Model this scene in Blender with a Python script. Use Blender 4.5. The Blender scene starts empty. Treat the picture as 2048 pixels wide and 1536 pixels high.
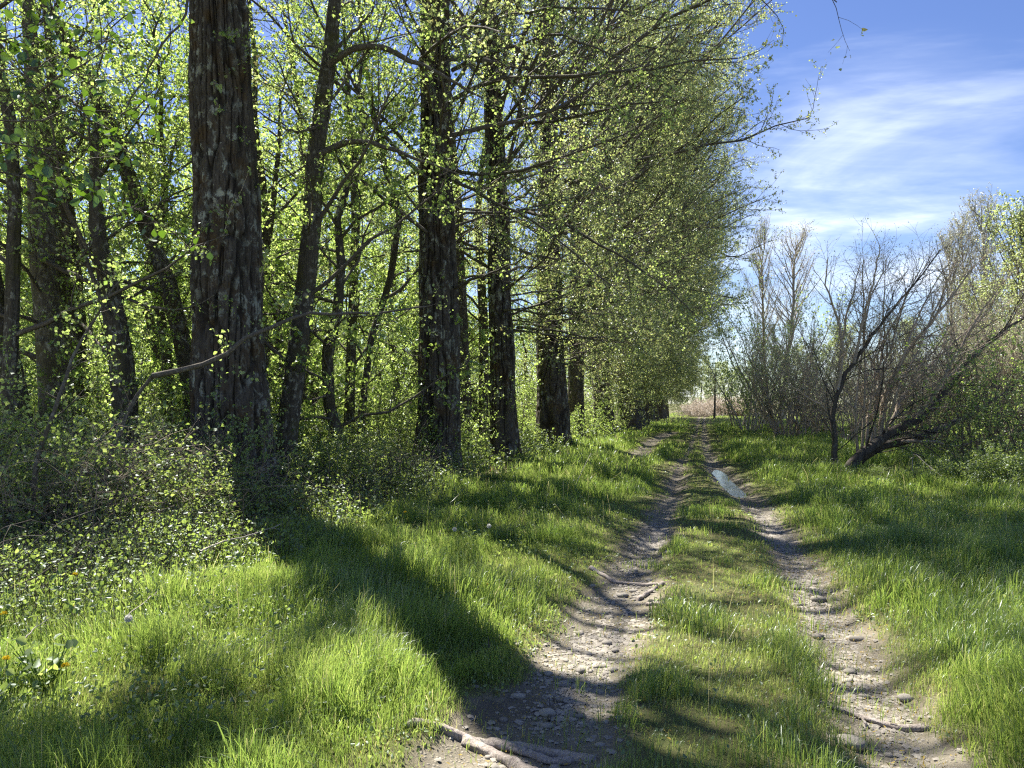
import bpy, math
import numpy as np
from mathutils import Vector

scene = bpy.context.scene
COL = scene.collection
RAD = math.radians
rng = np.random.default_rng(11)

# ------------------------------------------------------------------ camera
F_PX = 1538.0                      # focal length in pixels of a 2048-wide frame
CAM_H = 1.62
PITCH = math.atan(38.0 / F_PX)
cam_d = bpy.data.cameras.new("camera")
cam_d.sensor_width = 36.0
cam_d.lens = F_PX / 2048.0 * 36.0
cam_d.clip_start = 0.05
cam_d.clip_end = 3000.0
cam = bpy.data.objects.new("camera", cam_d)
COL.objects.link(cam)
cam.location = (0, 0, CAM_H)
cam.rotation_euler = (math.pi / 2 + PITCH, 0, 0)
scene.camera = cam

# ------------------------------------------------------------------ light
SUN_AZ = RAD(-31)                  # measured from +Y, negative to the left
SUN_EL = RAD(54)
SUN = np.array([math.sin(SUN_AZ) * math.cos(SUN_EL), math.cos(SUN_AZ) * math.cos(SUN_EL), math.sin(SUN_EL)])
sun_d = bpy.data.lights.new("sun", 'SUN')
sun_d.energy = 5.0
sun_d.angle = RAD(0.53)
sun_d.color = (1.0, 0.95, 0.86)
sun = bpy.data.objects.new("sun", sun_d)
COL.objects.link(sun)
sun.rotation_euler = Vector(SUN).to_track_quat('Z', 'Y').to_euler()

scene.view_settings.view_transform = 'Standard'
scene.view_settings.look = 'None'
scene.view_settings.exposure = 1.78
scene.view_settings.gamma = 1.0

cy = scene.cycles
cy.max_bounces = 7
cy.diffuse_bounces = 4
cy.glossy_bounces = 2
cy.transmission_bounces = 4
cy.transparent_max_bounces = 4
cy.caustics_reflective = False
cy.caustics_refractive = False
cy.sample_clamp_indirect = 6.0
cy.use_denoising = False
cy.pixel_filter_type = 'BLACKMAN_HARRIS'
cy.filter_width = 1.25
cy.use_adaptive_sampling = True
cy.adaptive_threshold = 0.015

world = bpy.data.worlds.new("World")
scene.world = world
world.use_nodes = True


# ------------------------------------------------------------------ pixel helpers (2048 x 1536 frame -> place)
CP, SP = math.cos(PITCH), math.sin(PITCH)


def ray(u, v):
    cx, cyy = (u - 1024) / F_PX, (768 - v) / F_PX
    return np.array([cx, CP - cyy * SP, SP + cyy * CP])


def G(u, v, z=0.0):
    d = ray(u, v)
    t = (z - CAM_H) / d[2]
    return np.array([d[0] * t, d[1] * t, z])


def PT(u, v, Y):
    d = ray(u, v)
    return np.array([d[0] / d[1] * Y, Y, CAM_H + d[2] / d[1] * Y])


def norm3(v):
    return v / np.linalg.norm(v)


class NT:
    """small helper for node trees"""
    def __init__(self, tree):
        self.t = tree
        tree.nodes.clear()

    def n(self, kind, **kw):
        nd = self.t.nodes.new(kind)
        for k, v in kw.items():
            setattr(nd, k, v)
        return nd

    def l(self, a, b):
        self.t.links.new(a, b)

    def math(self, op, a, b=None, clamp=False):
        nd = self.n('ShaderNodeMath', operation=op, use_clamp=clamp)
        for i, x in enumerate((a, b)):
            if x is None:
                continue
            if isinstance(x, (int, float)):
                nd.inputs[i].default_value = x
            else:
                self.l(x, nd.inputs[i])
        return nd.outputs[0]

    def ramp(self, fac, stops, interp='LINEAR'):
        nd = self.n('ShaderNodeValToRGB')
        nd.color_ramp.interpolation = interp
        els = nd.color_ramp.elements
        while len(els) < len(stops):
            els.new(0.5)
        for e, (p, c) in zip(els, stops):
            e.position = p
            e.color = (*c, 1) if len(c) == 3 else c
        self.l(fac, nd.inputs[0])
        return nd.outputs[0]

    def noise(self, vec, scale, detail=4, rough=0.55, dist=0.0):
        nd = self.n('ShaderNodeTexNoise')
        nd.inputs['Scale'].default_value = scale
        nd.inputs['Detail'].default_value = detail
        nd.inputs['Roughness'].default_value = rough
        nd.inputs['Distortion'].default_value = dist
        if vec is not None:
            self.l(vec, nd.inputs['Vector'])
        return nd.outputs[0]

    def mapping(self, vec, scale=(1, 1, 1), rot=(0, 0, 0), loc=(0, 0, 0)):
        nd = self.n('ShaderNodeMapping')
        nd.inputs['Scale'].default_value = scale
        nd.inputs['Rotation'].default_value = rot
        nd.inputs['Location'].default_value = loc
        self.l(vec, nd.inputs['Vector'])
        return nd.outputs[0]

    def mixc(self, fac, a, b, mode='MIX'):
        nd = self.n('ShaderNodeMix', data_type='RGBA', blend_type=mode)
        for sock, x in ((nd.inputs[0], fac), (nd.inputs[6], a), (nd.inputs[7], b)):
            if isinstance(x, (int, float)):
                sock.default_value = x
            elif isinstance(x, tuple):
                sock.default_value = (*x, 1)
            else:
                self.l(x, sock)
        return nd.outputs[2]


def build_world():
    w = NT(world.node_tree)
    out = w.n('ShaderNodeOutputWorld')
    bg = w.n('ShaderNodeBackground')
    bg.inputs['Strength'].default_value = 0.05
    sky = w.n('ShaderNodeTexSky', sky_type='NISHITA')
    sky.sun_disc = False
    sky.sun_elevation = SUN_EL
    sky.sun_rotation = SUN_AZ
    sky.altitude = 900
    sky.air_density = 1.0
    sky.dust_density = 0.6
    sky.ozone_density = 2.2
    tc = w.n('ShaderNodeTexCoord')
    sep = w.n('ShaderNodeSeparateXYZ')
    w.l(tc.outputs['Generated'], sep.inputs[0])
    zc = w.math('MAXIMUM', sep.outputs[2], 0.0)
    den = w.math('ADD', zc, 0.16)
    px = w.math('DIVIDE', sep.outputs[0], den)
    py = w.math('DIVIDE', sep.outputs[1], den)
    cb = w.n('ShaderNodeCombineXYZ')
    w.l(px, cb.inputs[0])
    w.l(py, cb.inputs[1])
    # thin cirrus: long soft streaks plus a finer ripple
    m1 = w.mapping(cb.outputs[0], scale=(0.85, 1.25, 1), rot=(0, 0, RAD(24)), loc=(0.35, 0.2, 0))
    n1 = w.noise(m1, 1.15, 7, 0.56, 0.5)
    m2 = w.mapping(cb.outputs[0], scale=(1.6, 5.0, 1), rot=(0, 0, RAD(14)))
    n2 = w.noise(m2, 1.8, 5, 0.6, 0.8)
    mix = w.math('ADD', w.math('MULTIPLY', n1, 0.88), w.math('MULTIPLY', n2, 0.12))
    cov = w.ramp(mix, [(0.50, (0, 0, 0)), (0.64, (0.22, 0.22, 0.22)), (0.80, (0.6, 0.6, 0.6))], 'EASE')
    # more cloud low over the fields, thinning upwards
    low = w.ramp(zc, [(0.0, (0.4, 0.4, 0.4)), (0.1, (0.22, 0.22, 0.22)), (0.2, (0.1, 0.1, 0.1)), (0.26, (0.0, 0.0, 0.0)), (0.6, (0.0, 0.0, 0.0))])
    fac = w.math('ADD', cov, w.math('MULTIPLY', low, w.ramp(n1, [(0.36, (0, 0, 0)), (0.62, (1, 1, 1))])), clamp=True)
    # one brighter bank of wisps low over the open side
    dp = w.n('ShaderNodeVectorMath', operation='DOT_PRODUCT')
    w.l(tc.outputs['Generated'], dp.inputs[0])
    dp.inputs[1].default_value = tuple(norm3(ray(1760, 440)))
    bank = w.ramp(dp.outputs['Value'], [(0.978, (0, 0, 0)), (0.999, (1, 1, 1))], 'EASE')
    fac = w.math('ADD', fac, w.math('MULTIPLY', bank, w.ramp(mix, [(0.42, (0.02, 0.02, 0.02)), (0.60, (0.5, 0.5, 0.5))])), clamp=True)
    fac = w.math('MULTIPLY', fac, 0.85)
    hs = w.n('ShaderNodeHueSaturation')
    hs.inputs["Saturation"].default_value = 1.15
    hs.inputs["Hue"].default_value = 0.515
    w.l(sky.outputs[0], hs.inputs['Color'])
    colr = w.mixc(fac, hs.outputs[0], (8.6, 9.3, 10.4))
    w.l(colr, bg.inputs['Color'])
    w.l(bg.outputs[0], out.inputs['Surface'])


build_world()

# ------------------------------------------------------------------ noise in numpy
def hash01(ix, iy, seed):
    n = (ix.astype(np.int64) * 374761393 + iy.astype(np.int64) * 668265263 + seed * 362437) & 0xffffffff
    n = ((n ^ (n >> 13)) * 1274126177) & 0xffffffff
    n = ((n ^ (n >> 16)) * 2246822519) & 0xffffffff
    n = n ^ (n >> 15)
    return (n & 0xffffff) / float(0xffffff)


def vnoise(x, y, seed=0, period=None):
    x = np.asarray(x, float)
    y = np.asarray(y, float)
    xi, yi = np.floor(x), np.floor(y)
    fx, fy = x - xi, y - yi
    fx = fx * fx * (3 - 2 * fx)
    fy = fy * fy * (3 - 2 * fy)
    x1 = xi + 1
    if period:
        xi = np.mod(xi, period)
        x1 = np.mod(x1, period)
    a = hash01(xi, yi, seed)
    b = hash01(x1, yi, seed)
    c = hash01(xi, yi + 1, seed)
    d = hash01(x1, yi + 1, seed)
    return (a * (1 - fx) + b * fx) * (1 - fy) + (c * (1 - fx) + d * fx) * fy


def fbm(x, y, seed=0, oct=4):
    s, a, t = 0.0, 0.5, 0.0
    for i in range(oct):
        s = s + a * vnoise(x, y, seed + i * 17)
        t += a
        x, y, a = x * 2.03 + 3.1, y * 2.03 + 1.7, a * 0.5
    return s / t


def sstep(a, b, x):
    t = np.clip((x - a) / (b - a), 0, 1)
    return t * t * (3 - 2 * t)


# ------------------------------------------------------------------ mesh bag
class Bag:
    def __init__(self):
        self.v, self.q, self.t, self.a, self.n = [], [], [], [], 0

    def add(self, v, quads=None, tris=None, attr=None):
        v = np.asarray(v, float).reshape(-1, 3)
        if quads is not None and len(quads):
            self.q.append(np.asarray(quads, np.int64).reshape(-1, 4) + self.n)
        if tris is not None and len(tris):
            self.t.append(np.asarray(tris, np.int64).reshape(-1, 3) + self.n)
        self.v.append(v)
        if attr is None:
            attr = np.full(len(v), 0.5)
        self.a.append(np.broadcast_to(np.asarray(attr, float), (len(v),)))
        self.n += len(v)

    def build(self, name, mat, parent=None, origin=(0, 0, 0), smooth=False):
        me = bpy.data.meshes.new(name)
        if self.n:
            v = np.concatenate(self.v) - np.asarray(origin, float)
            q = np.concatenate(self.q) if self.q else np.zeros((0, 4), np.int64)
            t = np.concatenate(self.t) if self.t else np.zeros((0, 3), np.int64)
            me.vertices.add(len(v))
            me.vertices.foreach_set('co', v.astype(np.float32).ravel())
            me.loops.add(q.size + t.size)
            me.loops.foreach_set('vertex_index', np.concatenate([q.ravel(), t.ravel()]).astype(np.int32))
            me.polygons.add(len(q) + len(t))
            me.polygons.foreach_set('loop_start', np.concatenate([np.arange(len(q)) * 4, q.size + np.arange(len(t)) * 3]).astype(np.int32))
            at = me.attributes.new('tint', 'FLOAT', 'POINT')
            at.data.foreach_set('value', np.concatenate(self.a).astype(np.float32))
            if smooth:
                me.polygons.foreach_set('use_smooth', np.ones(len(q) + len(t), bool))
            me.update(calc_edges=True)
        me.materials.append(mat)
        o = bpy.data.objects.new(name, me)
        COL.objects.link(o)
        if parent is not None:
            o.parent = parent
        return o


def tag(o, label, cat, group=None, kind=None):
    if label:
        o['label'] = label
    if cat:
        o['category'] = cat
    if group:
        o['group'] = group
    if kind:
        o['kind'] = kind
    return o


def thing(name, label, cat, loc=(0, 0, 0), group=None, rz=0.0, sc=1.0):
    o = bpy.data.objects.new(name, None)
    o.empty_display_size = 0.3
    COL.objects.link(o)
    o.location = loc
    o.rotation_euler = (0, 0, rz)
    o.scale = (sc, sc, sc)
    return tag(o, label, cat, group)


def dup(root, label, loc, rz=0.0, sc=(1, 1, 1), group=None, name=None):
    r = root.copy()
    if name:
        r.name = name
    COL.objects.link(r)
    r.location = loc
    r.rotation_euler = (0, 0, rz)
    r.scale = sc
    r['label'] = label
    if group:
        r['group'] = group
    for ch in root.children:
        c = ch.copy()
        COL.objects.link(c)
        c.parent = r
    return r


# ------------------------------------------------------------------ materials
def new_mat(name):
    m = bpy.data.materials.new(name)
    m.use_nodes = True
    return m, NT(m.node_tree)


def leaf_mat(name, refl, trans, gloss=0.05, tfac=0.5, rough=0.4):
    """refl / trans: three-stop colour lists driven by each leaf's own tint"""
    m, t = new_mat(name)
    out = t.n('ShaderNodeOutputMaterial')
    at = t.n('ShaderNodeAttribute', attribute_name='tint')
    cr = t.ramp(at.outputs['Fac'], [(0, refl[0]), (0.5, refl[1]), (1, refl[2])])
    ct = t.ramp(at.outputs['Fac'], [(0, trans[0]), (0.5, trans[1]), (1, trans[2])])
    d = t.n('ShaderNodeBsdfDiffuse')
    tr = t.n('ShaderNodeBsdfTranslucent')
    t.l(cr, d.inputs[0])
    t.l(ct, tr.inputs[0])
    mx = t.n('ShaderNodeMixShader')
    mx.inputs[0].default_value = tfac
    t.l(d.outputs[0], mx.inputs[1])
    t.l(tr.outputs[0], mx.inputs[2])
    gl = t.n('ShaderNodeBsdfGlossy')
    gl.inputs['Roughness'].default_value = rough
    gl.inputs[0].default_value = (0.9, 0.95, 1.0, 1)
    m2 = t.n('ShaderNodeMixShader')
    m2.inputs[0].default_value = gloss
    t.l(mx.outputs[0], m2.inputs[1])
    t.l(gl.outputs[0], m2.inputs[2])
    t.l(m2.outputs[0], out.inputs[0])
    return m


def bark_mat(name, dark, light, lichen, lich_amt=0.5, scale=1.0, moss=None, rough=0.9, fissure=0.0):
    m, t = new_mat(name)
    out = t.n('ShaderNodeOutputMaterial')
    p = t.n('ShaderNodeBsdfPrincipled')
    p.inputs['Roughness'].default_value = rough
    p.inputs['Specular IOR Level'].default_value = 0.2
    tc = t.n('ShaderNodeTexCoord')
    v = tc.outputs['Object']
    fine = t.noise(t.mapping(v, (9 * scale, 9 * scale, 1.8 * scale)), 3.0, 6, 0.65)
    col = t.mixc(t.ramp(fine, [(0.3, (0, 0, 0)), (0.7, (1, 1, 1))]), dark, light)
    big = t.noise(v, 1.1 * scale, 3, 0.5)
    spots = t.noise(t.mapping(v, (1, 1, 0.7)), 7.0 * scale, 6, 0.7, 0.4)
    lm = t.math('MULTIPLY', t.ramp(spots, [(0.53, (0, 0, 0)), (0.6, (1, 1, 1))]), t.ramp(big, [(0.38, (0, 0, 0)), (0.6, (1, 1, 1))]))
    lm = t.math('MULTIPLY', lm, lich_amt)
    col = t.mixc(lm, col, lichen)
    if moss:
        mm = t.math('MULTIPLY', t.ramp(t.noise(v, 2.3, 4, 0.6), [(0.5, (0, 0, 0)), (0.66, (1, 1, 1))]), 0.7)
        col = t.mixc(mm, col, moss)
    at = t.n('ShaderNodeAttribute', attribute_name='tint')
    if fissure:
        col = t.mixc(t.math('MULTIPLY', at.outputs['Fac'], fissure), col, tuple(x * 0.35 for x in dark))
    t.l(col, p.inputs['Base Color'])
    b = t.n('ShaderNodeBump')
    b.inputs['Strength'].default_value = 0.7
    b.inputs['Distance'].default_value = 0.012
    t.l(fine, b.inputs['Height'])
    t.l(b.outputs[0], p.inputs['Normal'])
    t.l(p.outputs[0], out.inputs[0])
    return m


M = {}
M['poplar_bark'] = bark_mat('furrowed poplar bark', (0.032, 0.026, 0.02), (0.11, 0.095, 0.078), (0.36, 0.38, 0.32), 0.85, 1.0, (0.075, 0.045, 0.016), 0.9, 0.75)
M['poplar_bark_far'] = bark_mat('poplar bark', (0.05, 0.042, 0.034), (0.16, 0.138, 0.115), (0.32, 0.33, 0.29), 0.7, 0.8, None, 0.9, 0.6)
M['alder_bark'] = bark_mat('alder bark', (0.035, 0.03, 0.023), (0.11, 0.095, 0.074), (0.36, 0.36, 0.3), 0.8, 1.6, (0.07, 0.065, 0.02))
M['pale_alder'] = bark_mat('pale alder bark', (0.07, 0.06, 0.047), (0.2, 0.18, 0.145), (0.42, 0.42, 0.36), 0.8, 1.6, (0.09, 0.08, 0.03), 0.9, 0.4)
M['twig'] = bark_mat('twig bark', (0.05, 0.042, 0.033), (0.17, 0.148, 0.118), (0.4, 0.4, 0.36), 0.3, 3)
M['pale_twig'] = bark_mat('pale twig bark', (0.26, 0.225, 0.18), (0.46, 0.42, 0.36), (0.5, 0.5, 0.45), 0.2, 3)
M['willow_twig'] = bark_mat('willow bark', (0.24, 0.192, 0.142), (0.50, 0.42, 0.335), (0.42, 0.42, 0.38), 0.4, 2)
M['dry'] = bark_mat('dry cane', (0.25, 0.19, 0.14), (0.48, 0.40, 0.32), (0.5, 0.45, 0.4), 0.2, 3)
M['root'] = bark_mat('worn root', (0.16, 0.13, 0.11), (0.40, 0.35, 0.30), (0.46, 0.43, 0.4), 0.5, 2.5)

SPRING_R = [(0.12, 0.18, 0.04), (0.19, 0.27, 0.07), (0.28, 0.34, 0.12)]
SPRING_T = [(0.30, 0.46, 0.07), (0.49, 0.65, 0.14), (0.65, 0.75, 0.27)]
M['leaf_spring'] = leaf_mat('young alder leaf', SPRING_R, SPRING_T, 0.05, 0.6)
M['leaf_poplar'] = leaf_mat('young poplar leaf', [(0.18, 0.16, 0.07), (0.20, 0.25, 0.08), (0.28, 0.33, 0.14)],
                            [(0.44, 0.38, 0.14), (0.49, 0.61, 0.18), (0.64, 0.71, 0.31)], 0.07, 0.55)
M['leaf_shaded'] = leaf_mat('alder leaf', [(0.04, 0.09, 0.015), (0.07, 0.13, 0.02), (0.12, 0.2, 0.03)],
                          [(0.06, 0.12, 0.01), (0.12, 0.22, 0.015), (0.3, 0.42, 0.04)], 0.06, 0.5)  # alder leaf darkened: the shade of surrounding trees is put into its colour
M['leaf_bush'] = leaf_mat('bush leaf', [(0.08, 0.135, 0.04), (0.15, 0.21, 0.07), (0.24, 0.31, 0.12)],
                          [(0.20, 0.30, 0.05), (0.36, 0.48, 0.09), (0.52, 0.60, 0.16)], 0.05, 0.5, 0.45)
M['leaf_pale'] = leaf_mat('grey green leaf', [(0.24, 0.30, 0.16), (0.32, 0.38, 0.2), (0.40, 0.44, 0.25)],
                          [(0.38, 0.48, 0.2), (0.52, 0.60, 0.26), (0.62, 0.66, 0.33)], 0.06, 0.5)
M['leaf_silver'] = leaf_mat('catkin grey', [(0.3, 0.29, 0.24), (0.38, 0.38, 0.3), (0.44, 0.46, 0.36)],
                            [(0.3, 0.3, 0.2), (0.4, 0.42, 0.26), (0.46, 0.5, 0.3)], 0.05, 0.4)
M['leaf_dry'] = leaf_mat('dead leaf', [(0.16, 0.09, 0.045), (0.26, 0.17, 0.09), (0.42, 0.31, 0.2)],
                         [(0.2, 0.1, 0.04), (0.3, 0.18, 0.08), (0.4, 0.28, 0.15)], 0.05, 0.35)
M['leaf_straw'] = leaf_mat('bleached brush', [(0.42, 0.33, 0.26), (0.52, 0.43, 0.36), (0.6, 0.53, 0.42)], [(0.35, 0.28, 0.2), (0.45, 0.38, 0.28), (0.5, 0.46, 0.34)], 0.04, 0.35)
M['grass'] = leaf_mat('grass blade', [(0.08, 0.14, 0.035), (0.15, 0.22, 0.06), (0.42, 0.37, 0.2)],
                      [(0.23, 0.38, 0.06), (0.44, 0.56, 0.11), (0.66, 0.60, 0.28)], 0.045, 0.5, 0.38)


def ground_mat():
    m, t = new_mat('soil and thatch')
    out = t.n('ShaderNodeOutputMaterial')
    p = t.n('ShaderNodeBsdfPrincipled')
    p.inputs['Roughness'].default_value = 0.95
    p.inputs['Specular IOR Level'].default_value = 0.1
    tc = t.n('ShaderNodeTexCoord')
    v = tc.outputs['Object']
    n1 = t.noise(v, 1.7, 6, 0.65)
    n2 = t.noise(v, 24.0, 5, 0.7)
    c = t.mixc(t.ramp(n1, [(0.35, (0, 0, 0)), (0.65, (1, 1, 1))]), (0.05, 0.075, 0.02), (0.11, 0.10, 0.045))
    c = t.mixc(t.math('MULTIPLY', n2, 0.5), c, (0.16, 0.14, 0.07))
    at = t.n('ShaderNodeAttribute', attribute_name='tint')
    dirt = t.mixc(n2, (0.11, 0.092, 0.07), (0.25, 0.215, 0.165))
    c = t.mixc(at.outputs['Fac'], c, dirt)
    t.l(c, p.inputs['Base Color'])
    b = t.n('ShaderNodeBump')
    b.inputs['Strength'].default_value = 0.8
    b.inputs['Distance'].default_value = 0.02
    t.l(n2, b.inputs['Height'])
    t.l(b.outputs[0], p.inputs['Normal'])
    t.l(p.outputs[0], out.inputs[0])
    return m


def path_mat():
    m, t = new_mat('trodden earth and grit')
    out = t.n('ShaderNodeOutputMaterial')
    p = t.n('ShaderNodeBsdfPrincipled')
    p.inputs['Specular IOR Level'].default_value = 0.25
    tc = t.n('ShaderNodeTexCoord')
    v = tc.outputs['Object']
    n1 = t.noise(v, 1.3, 5, 0.6)
    n2 = t.noise(v, 38.0, 5, 0.75)
    vo = t.n('ShaderNodeTexVoronoi')
    vo.inputs['Scale'].default_value = 46.0
    t.l(v, vo.inputs['Vector'])
    peb = t.ramp(vo.outputs['Distance'], [(0.1, (1, 1, 1)), (0.42, (0, 0, 0))])
    c = t.mixc(t.ramp(n1, [(0.36, (0, 0, 0)), (0.64, (1, 1, 1))]), (0.08, 0.069, 0.048), (0.255, 0.226, 0.168))
    c = t.mixc(t.math('MULTIPLY', n2, 0.8), c, (0.155, 0.136, 0.10))
    sp = t.mixc(vo.outputs['Color'], (0.2, 0.18, 0.155), (0.42, 0.39, 0.34))
    c = t.mixc(t.math('MULTIPLY', peb, 0.45), c, sp)
    at = t.n('ShaderNodeAttribute', attribute_name='tint')      # wet, darker soil beside the puddles
    c = t.mixc(at.outputs['Fac'], c, (0.075, 0.06, 0.042))
    t.l(c, p.inputs['Base Color'])
    rg = t.math('SUBTRACT', 0.95, t.math('MULTIPLY', at.outputs['Fac'], 0.45))
    t.l(rg, p.inputs['Roughness'])
    hh = t.math('ADD', t.math('MULTIPLY', n2, 0.7), t.math('MULTIPLY', peb, 0.5))
    b = t.n('ShaderNodeBump')
    b.inputs['Strength'].default_value = 0.9
    b.inputs['Distance'].default_value = 0.014
    t.l(hh, b.inputs['Height'])
    t.l(b.outputs[0], p.inputs['Normal'])
    t.l(p.outputs[0], out.inputs[0])
    return m


def stone_mat():
    m, t = new_mat('river cobble')
    out = t.n('ShaderNodeOutputMaterial')
    p = t.n('ShaderNodeBsdfPrincipled')
    p.inputs['Roughness'].default_value = 0.85
    p.inputs['Specular IOR Level'].default_value = 0.3
    tc = t.n('ShaderNodeTexCoord')
    oi = t.n('ShaderNodeObjectInfo')
    at = t.n('ShaderNodeAttribute', attribute_name='tint')
    r = t.math('FRACT', t.math('ADD', oi.outputs['Random'], at.outputs['Fac']))
    base = t.ramp(r, [(0, (0.15, 0.138, 0.118)), (0.35, (0.26, 0.243, 0.205)), (0.7, (0.36, 0.33, 0.27)), (1, (0.22, 0.2, 0.172))])
    n = t.noise(tc.outputs['Object'], 30, 5, 0.7)
    c = t.mixc(t.math('MULTIPLY', n, 0.6), base, (0.2, 0.17, 0.14))
    t.l(c, p.inputs['Base Color'])
    b = t.n('ShaderNodeBump')
    b.inputs['Strength'].default_value = 0.4
    b.inputs['Distance'].default_value = 0.006
    t.l(n, b.inputs['Height'])
    t.l(b.outputs[0], p.inputs['Normal'])
    t.l(p.outputs[0], out.inputs[0])
    return m


def water_mat():
    m, t = new_mat('puddle water')
    out = t.n('ShaderNodeOutputMaterial')
    p = t.n('ShaderNodeBsdfPrincipled')
    p.inputs['Base Color'].default_value = (0.06, 0.05, 0.035, 1)
    p.inputs['Roughness'].default_value = 0.06
    p.inputs['IOR'].default_value = 1.33
    p.inputs['Specular IOR Level'].default_value = 0.6
    tc = t.n('ShaderNodeTexCoord')
    n = t.noise(t.mapping(tc.outputs['Object'], (1, 0.5, 1)), 16, 3, 0.5)
    b = t.n('ShaderNodeBump')
    b.inputs['Strength'].default_value = 0.3
    b.inputs['Distance'].default_value = 0.01
    t.l(n, b.inputs['Height'])
    t.l(b.outputs[0], p.inputs['Normal'])
    t.l(p.outputs[0], out.inputs[0])
    return m


def plain_mat(name, col, rough=0.8, trans=None):
    m, t = new_mat(name)
    out = t.n('ShaderNodeOutputMaterial')
    tc = t.n('ShaderNodeTexCoord')
    n = t.noise(tc.outputs['Object'], 40, 3, 0.6)
    c = t.mixc(t.math('MULTIPLY', n, 0.5), col, tuple(x * 0.6 for x in col))
    d = t.n('ShaderNodeBsdfDiffuse')
    t.l(c, d.inputs[0])
    tr = t.n('ShaderNodeBsdfTranslucent')
    t.l(c, tr.inputs[0])
    mx = t.n('ShaderNodeMixShader')
    mx.inputs[0].default_value = 0.35
    t.l(d.outputs[0], mx.inputs[1])
    t.l(tr.outputs[0], mx.inputs[2])
    t.l(mx.outputs[0], out.inputs[0])
    return m


M['ground'] = ground_mat()
M['path'] = path_mat()
M['stone'] = stone_mat()
M['water'] = water_mat()
M['yellow'] = plain_mat('yellow petal', (0.62, 0.47, 0.03))
M['seed'] = plain_mat('white seed fluff', (0.75, 0.74, 0.70))
M['catkin'] = plain_mat('yellow bud scale', (0.50, 0.38, 0.10))
M['green_stem'] = plain_mat('green stem', (0.14, 0.24, 0.05))

# ------------------------------------------------------------------ the track and the lie of the land
LY = np.array([1.0, 3.0, 3.82, 5.5, 8.4, 10.3, 12.7, 17.1, 20, 26, 33, 44, 60, 90, 140])
LX = np.array([-0.6, -0.2, 0.06, 0.62, 1.42, 1.95, 2.62, 3.66, 4.35, 6.0, 7.75, 10.55, 14.5, 21.9, 34.3])
LW = np.array([0.34, 0.36, 0.36, 0.30, 0.20, 0.16, 0.13, 0.14, 0.10, 0.05, 0.05, 0.06, 0.06, 0.06, 0.06])
RY = np.array([1.0, 3.0, 3.55, 5.0, 6.25, 8.4, 11, 13.4, 16, 19.8, 26.2, 38.5, 56, 90, 140])
RX = np.array([1.25, 1.62, 1.78, 2.15, 2.48, 3.03, 3.62, 4.08, 4.50, 5.22, 6.63, 9.62, 13.95, 22.5, 34.8])
RW = np.array([0.26, 0.26, 0.25, 0.23, 0.21, 0.18, 0.16, 0.21, 0.23, 0.2, 0.12, 0.10, 0.09, 0.08, 0.08])
# a shorter worn strip beside the main ruts, farther on
SY = np.array([20.5, 22.6, 25, 29.3, 33, 39.7, 43])
SX = np.array([3.05, 3.65, 4.2, 5.2, 6.05, 8.0, 9.2])
SW = np.array([0.0, 0.22, 0.3, 0.2, 0.26, 0.24, 0.0])


def pathc(y):
    return 0.5 * (np.interp(y, LY, LX) + np.interp(y, RY, RX))


def edge_noise(x, y):
    return 0.22 * (fbm(x * 1.7, y * 1.3, 5, 3) - 0.5) + 0.22 * (fbm(x * 7, y * 6, 9, 3) - 0.5)


def rut_core(x, y):
    dl = np.interp(y, LY, LW) - np.abs(x - np.interp(y, LY, LX))
    dr = np.interp(y, RY, RW) - np.abs(x - np.interp(y, RY, RX))
    ds = np.interp(y, SY, SW, left=-9, right=-9) - np.abs(x - np.interp(y, SY, SX))
    return np.maximum(np.maximum(dl, dr), ds)


def ruts(x, y):
    """distance inside the ruts: positive inside, in metres"""
    e = edge_noise(x, y)
    dl = np.interp(y, LY, LW) - np.abs(x - np.interp(y, LY, LX))
    dr = np.interp(y, RY, RW) - np.abs(x - np.interp(y, RY, RX))
    ds = np.interp(y, SY, SW, left=-9, right=-9) - np.abs(x - np.interp(y, SY, SX))
    return np.maximum(np.maximum(dl, dr), ds) + e


BY = np.array([2.0, 4.6, 5.4, 6.25, 8.6, 10.5, 12.7, 17.7, 24.9, 33, 45, 90, 150])
BX = np.array([-4.6, -4.3, -3.5, -2.9, -2.75, -2.5, -1.75, -0.45, 1.35, 3.6, 6.6, 17.8, 32.5])


def wood_edge(x, y):
    """positive inside the wood's undergrowth, negative on the open grass"""
    return np.interp(y, BY, BX) - x + 1.3 * (fbm(x * 0.9, y * 0.9, 31, 3) - 0.5) + 0.25


def height(x, y):
    d = rut_core(x, y) + 0.07 * (fbm(x * 0.9, y * 0.7, 6, 2) - 0.5)
    h = 0.10 * (fbm(x * 0.35, y * 0.35, 3, 4) - 0.5) + 0.022 * (fbm(x * 1.6, y * 1.6, 8, 3) - 0.5)
    c = x - pathc(y)
    near = sstep(2.6, 1.2, np.abs(c))
    h = h * (1 - 0.6 * near)
    h = h - 0.07 * sstep(-0.2, 0.14, d) + 0.012 * (fbm(x * 5, y * 5, 12, 3) - 0.5)
    h = h + 0.07 * sstep(0.95, 1.5, c) * sstep(9, 3, c)
    h = h + 0.05 * sstep(-1.1, -1.9, c) * sstep(-7, -3, c)
    far = sstep(25, 60, np.abs(c))
    h = h + 0.8 * far * (fbm(x * 0.02, y * 0.02, 77, 3) - 0.35)
    # the puddle hollows
    h = h - 0.05 * np.exp(-((x - np.interp(y, RY, RX)) / 0.3) ** 2) * sstep(13.4, 14.6, y) * sstep(21.5, 19, y)
    h = h - 0.045 * np.exp(-((x - np.interp(y, LY, LX)) / 0.35) ** 2) * sstep(13.6, 15, y) * sstep(21, 18, y)
    return h


def hz(x, y):
    return float(height(np.array([x]), np.array([y]))[0])


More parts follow.
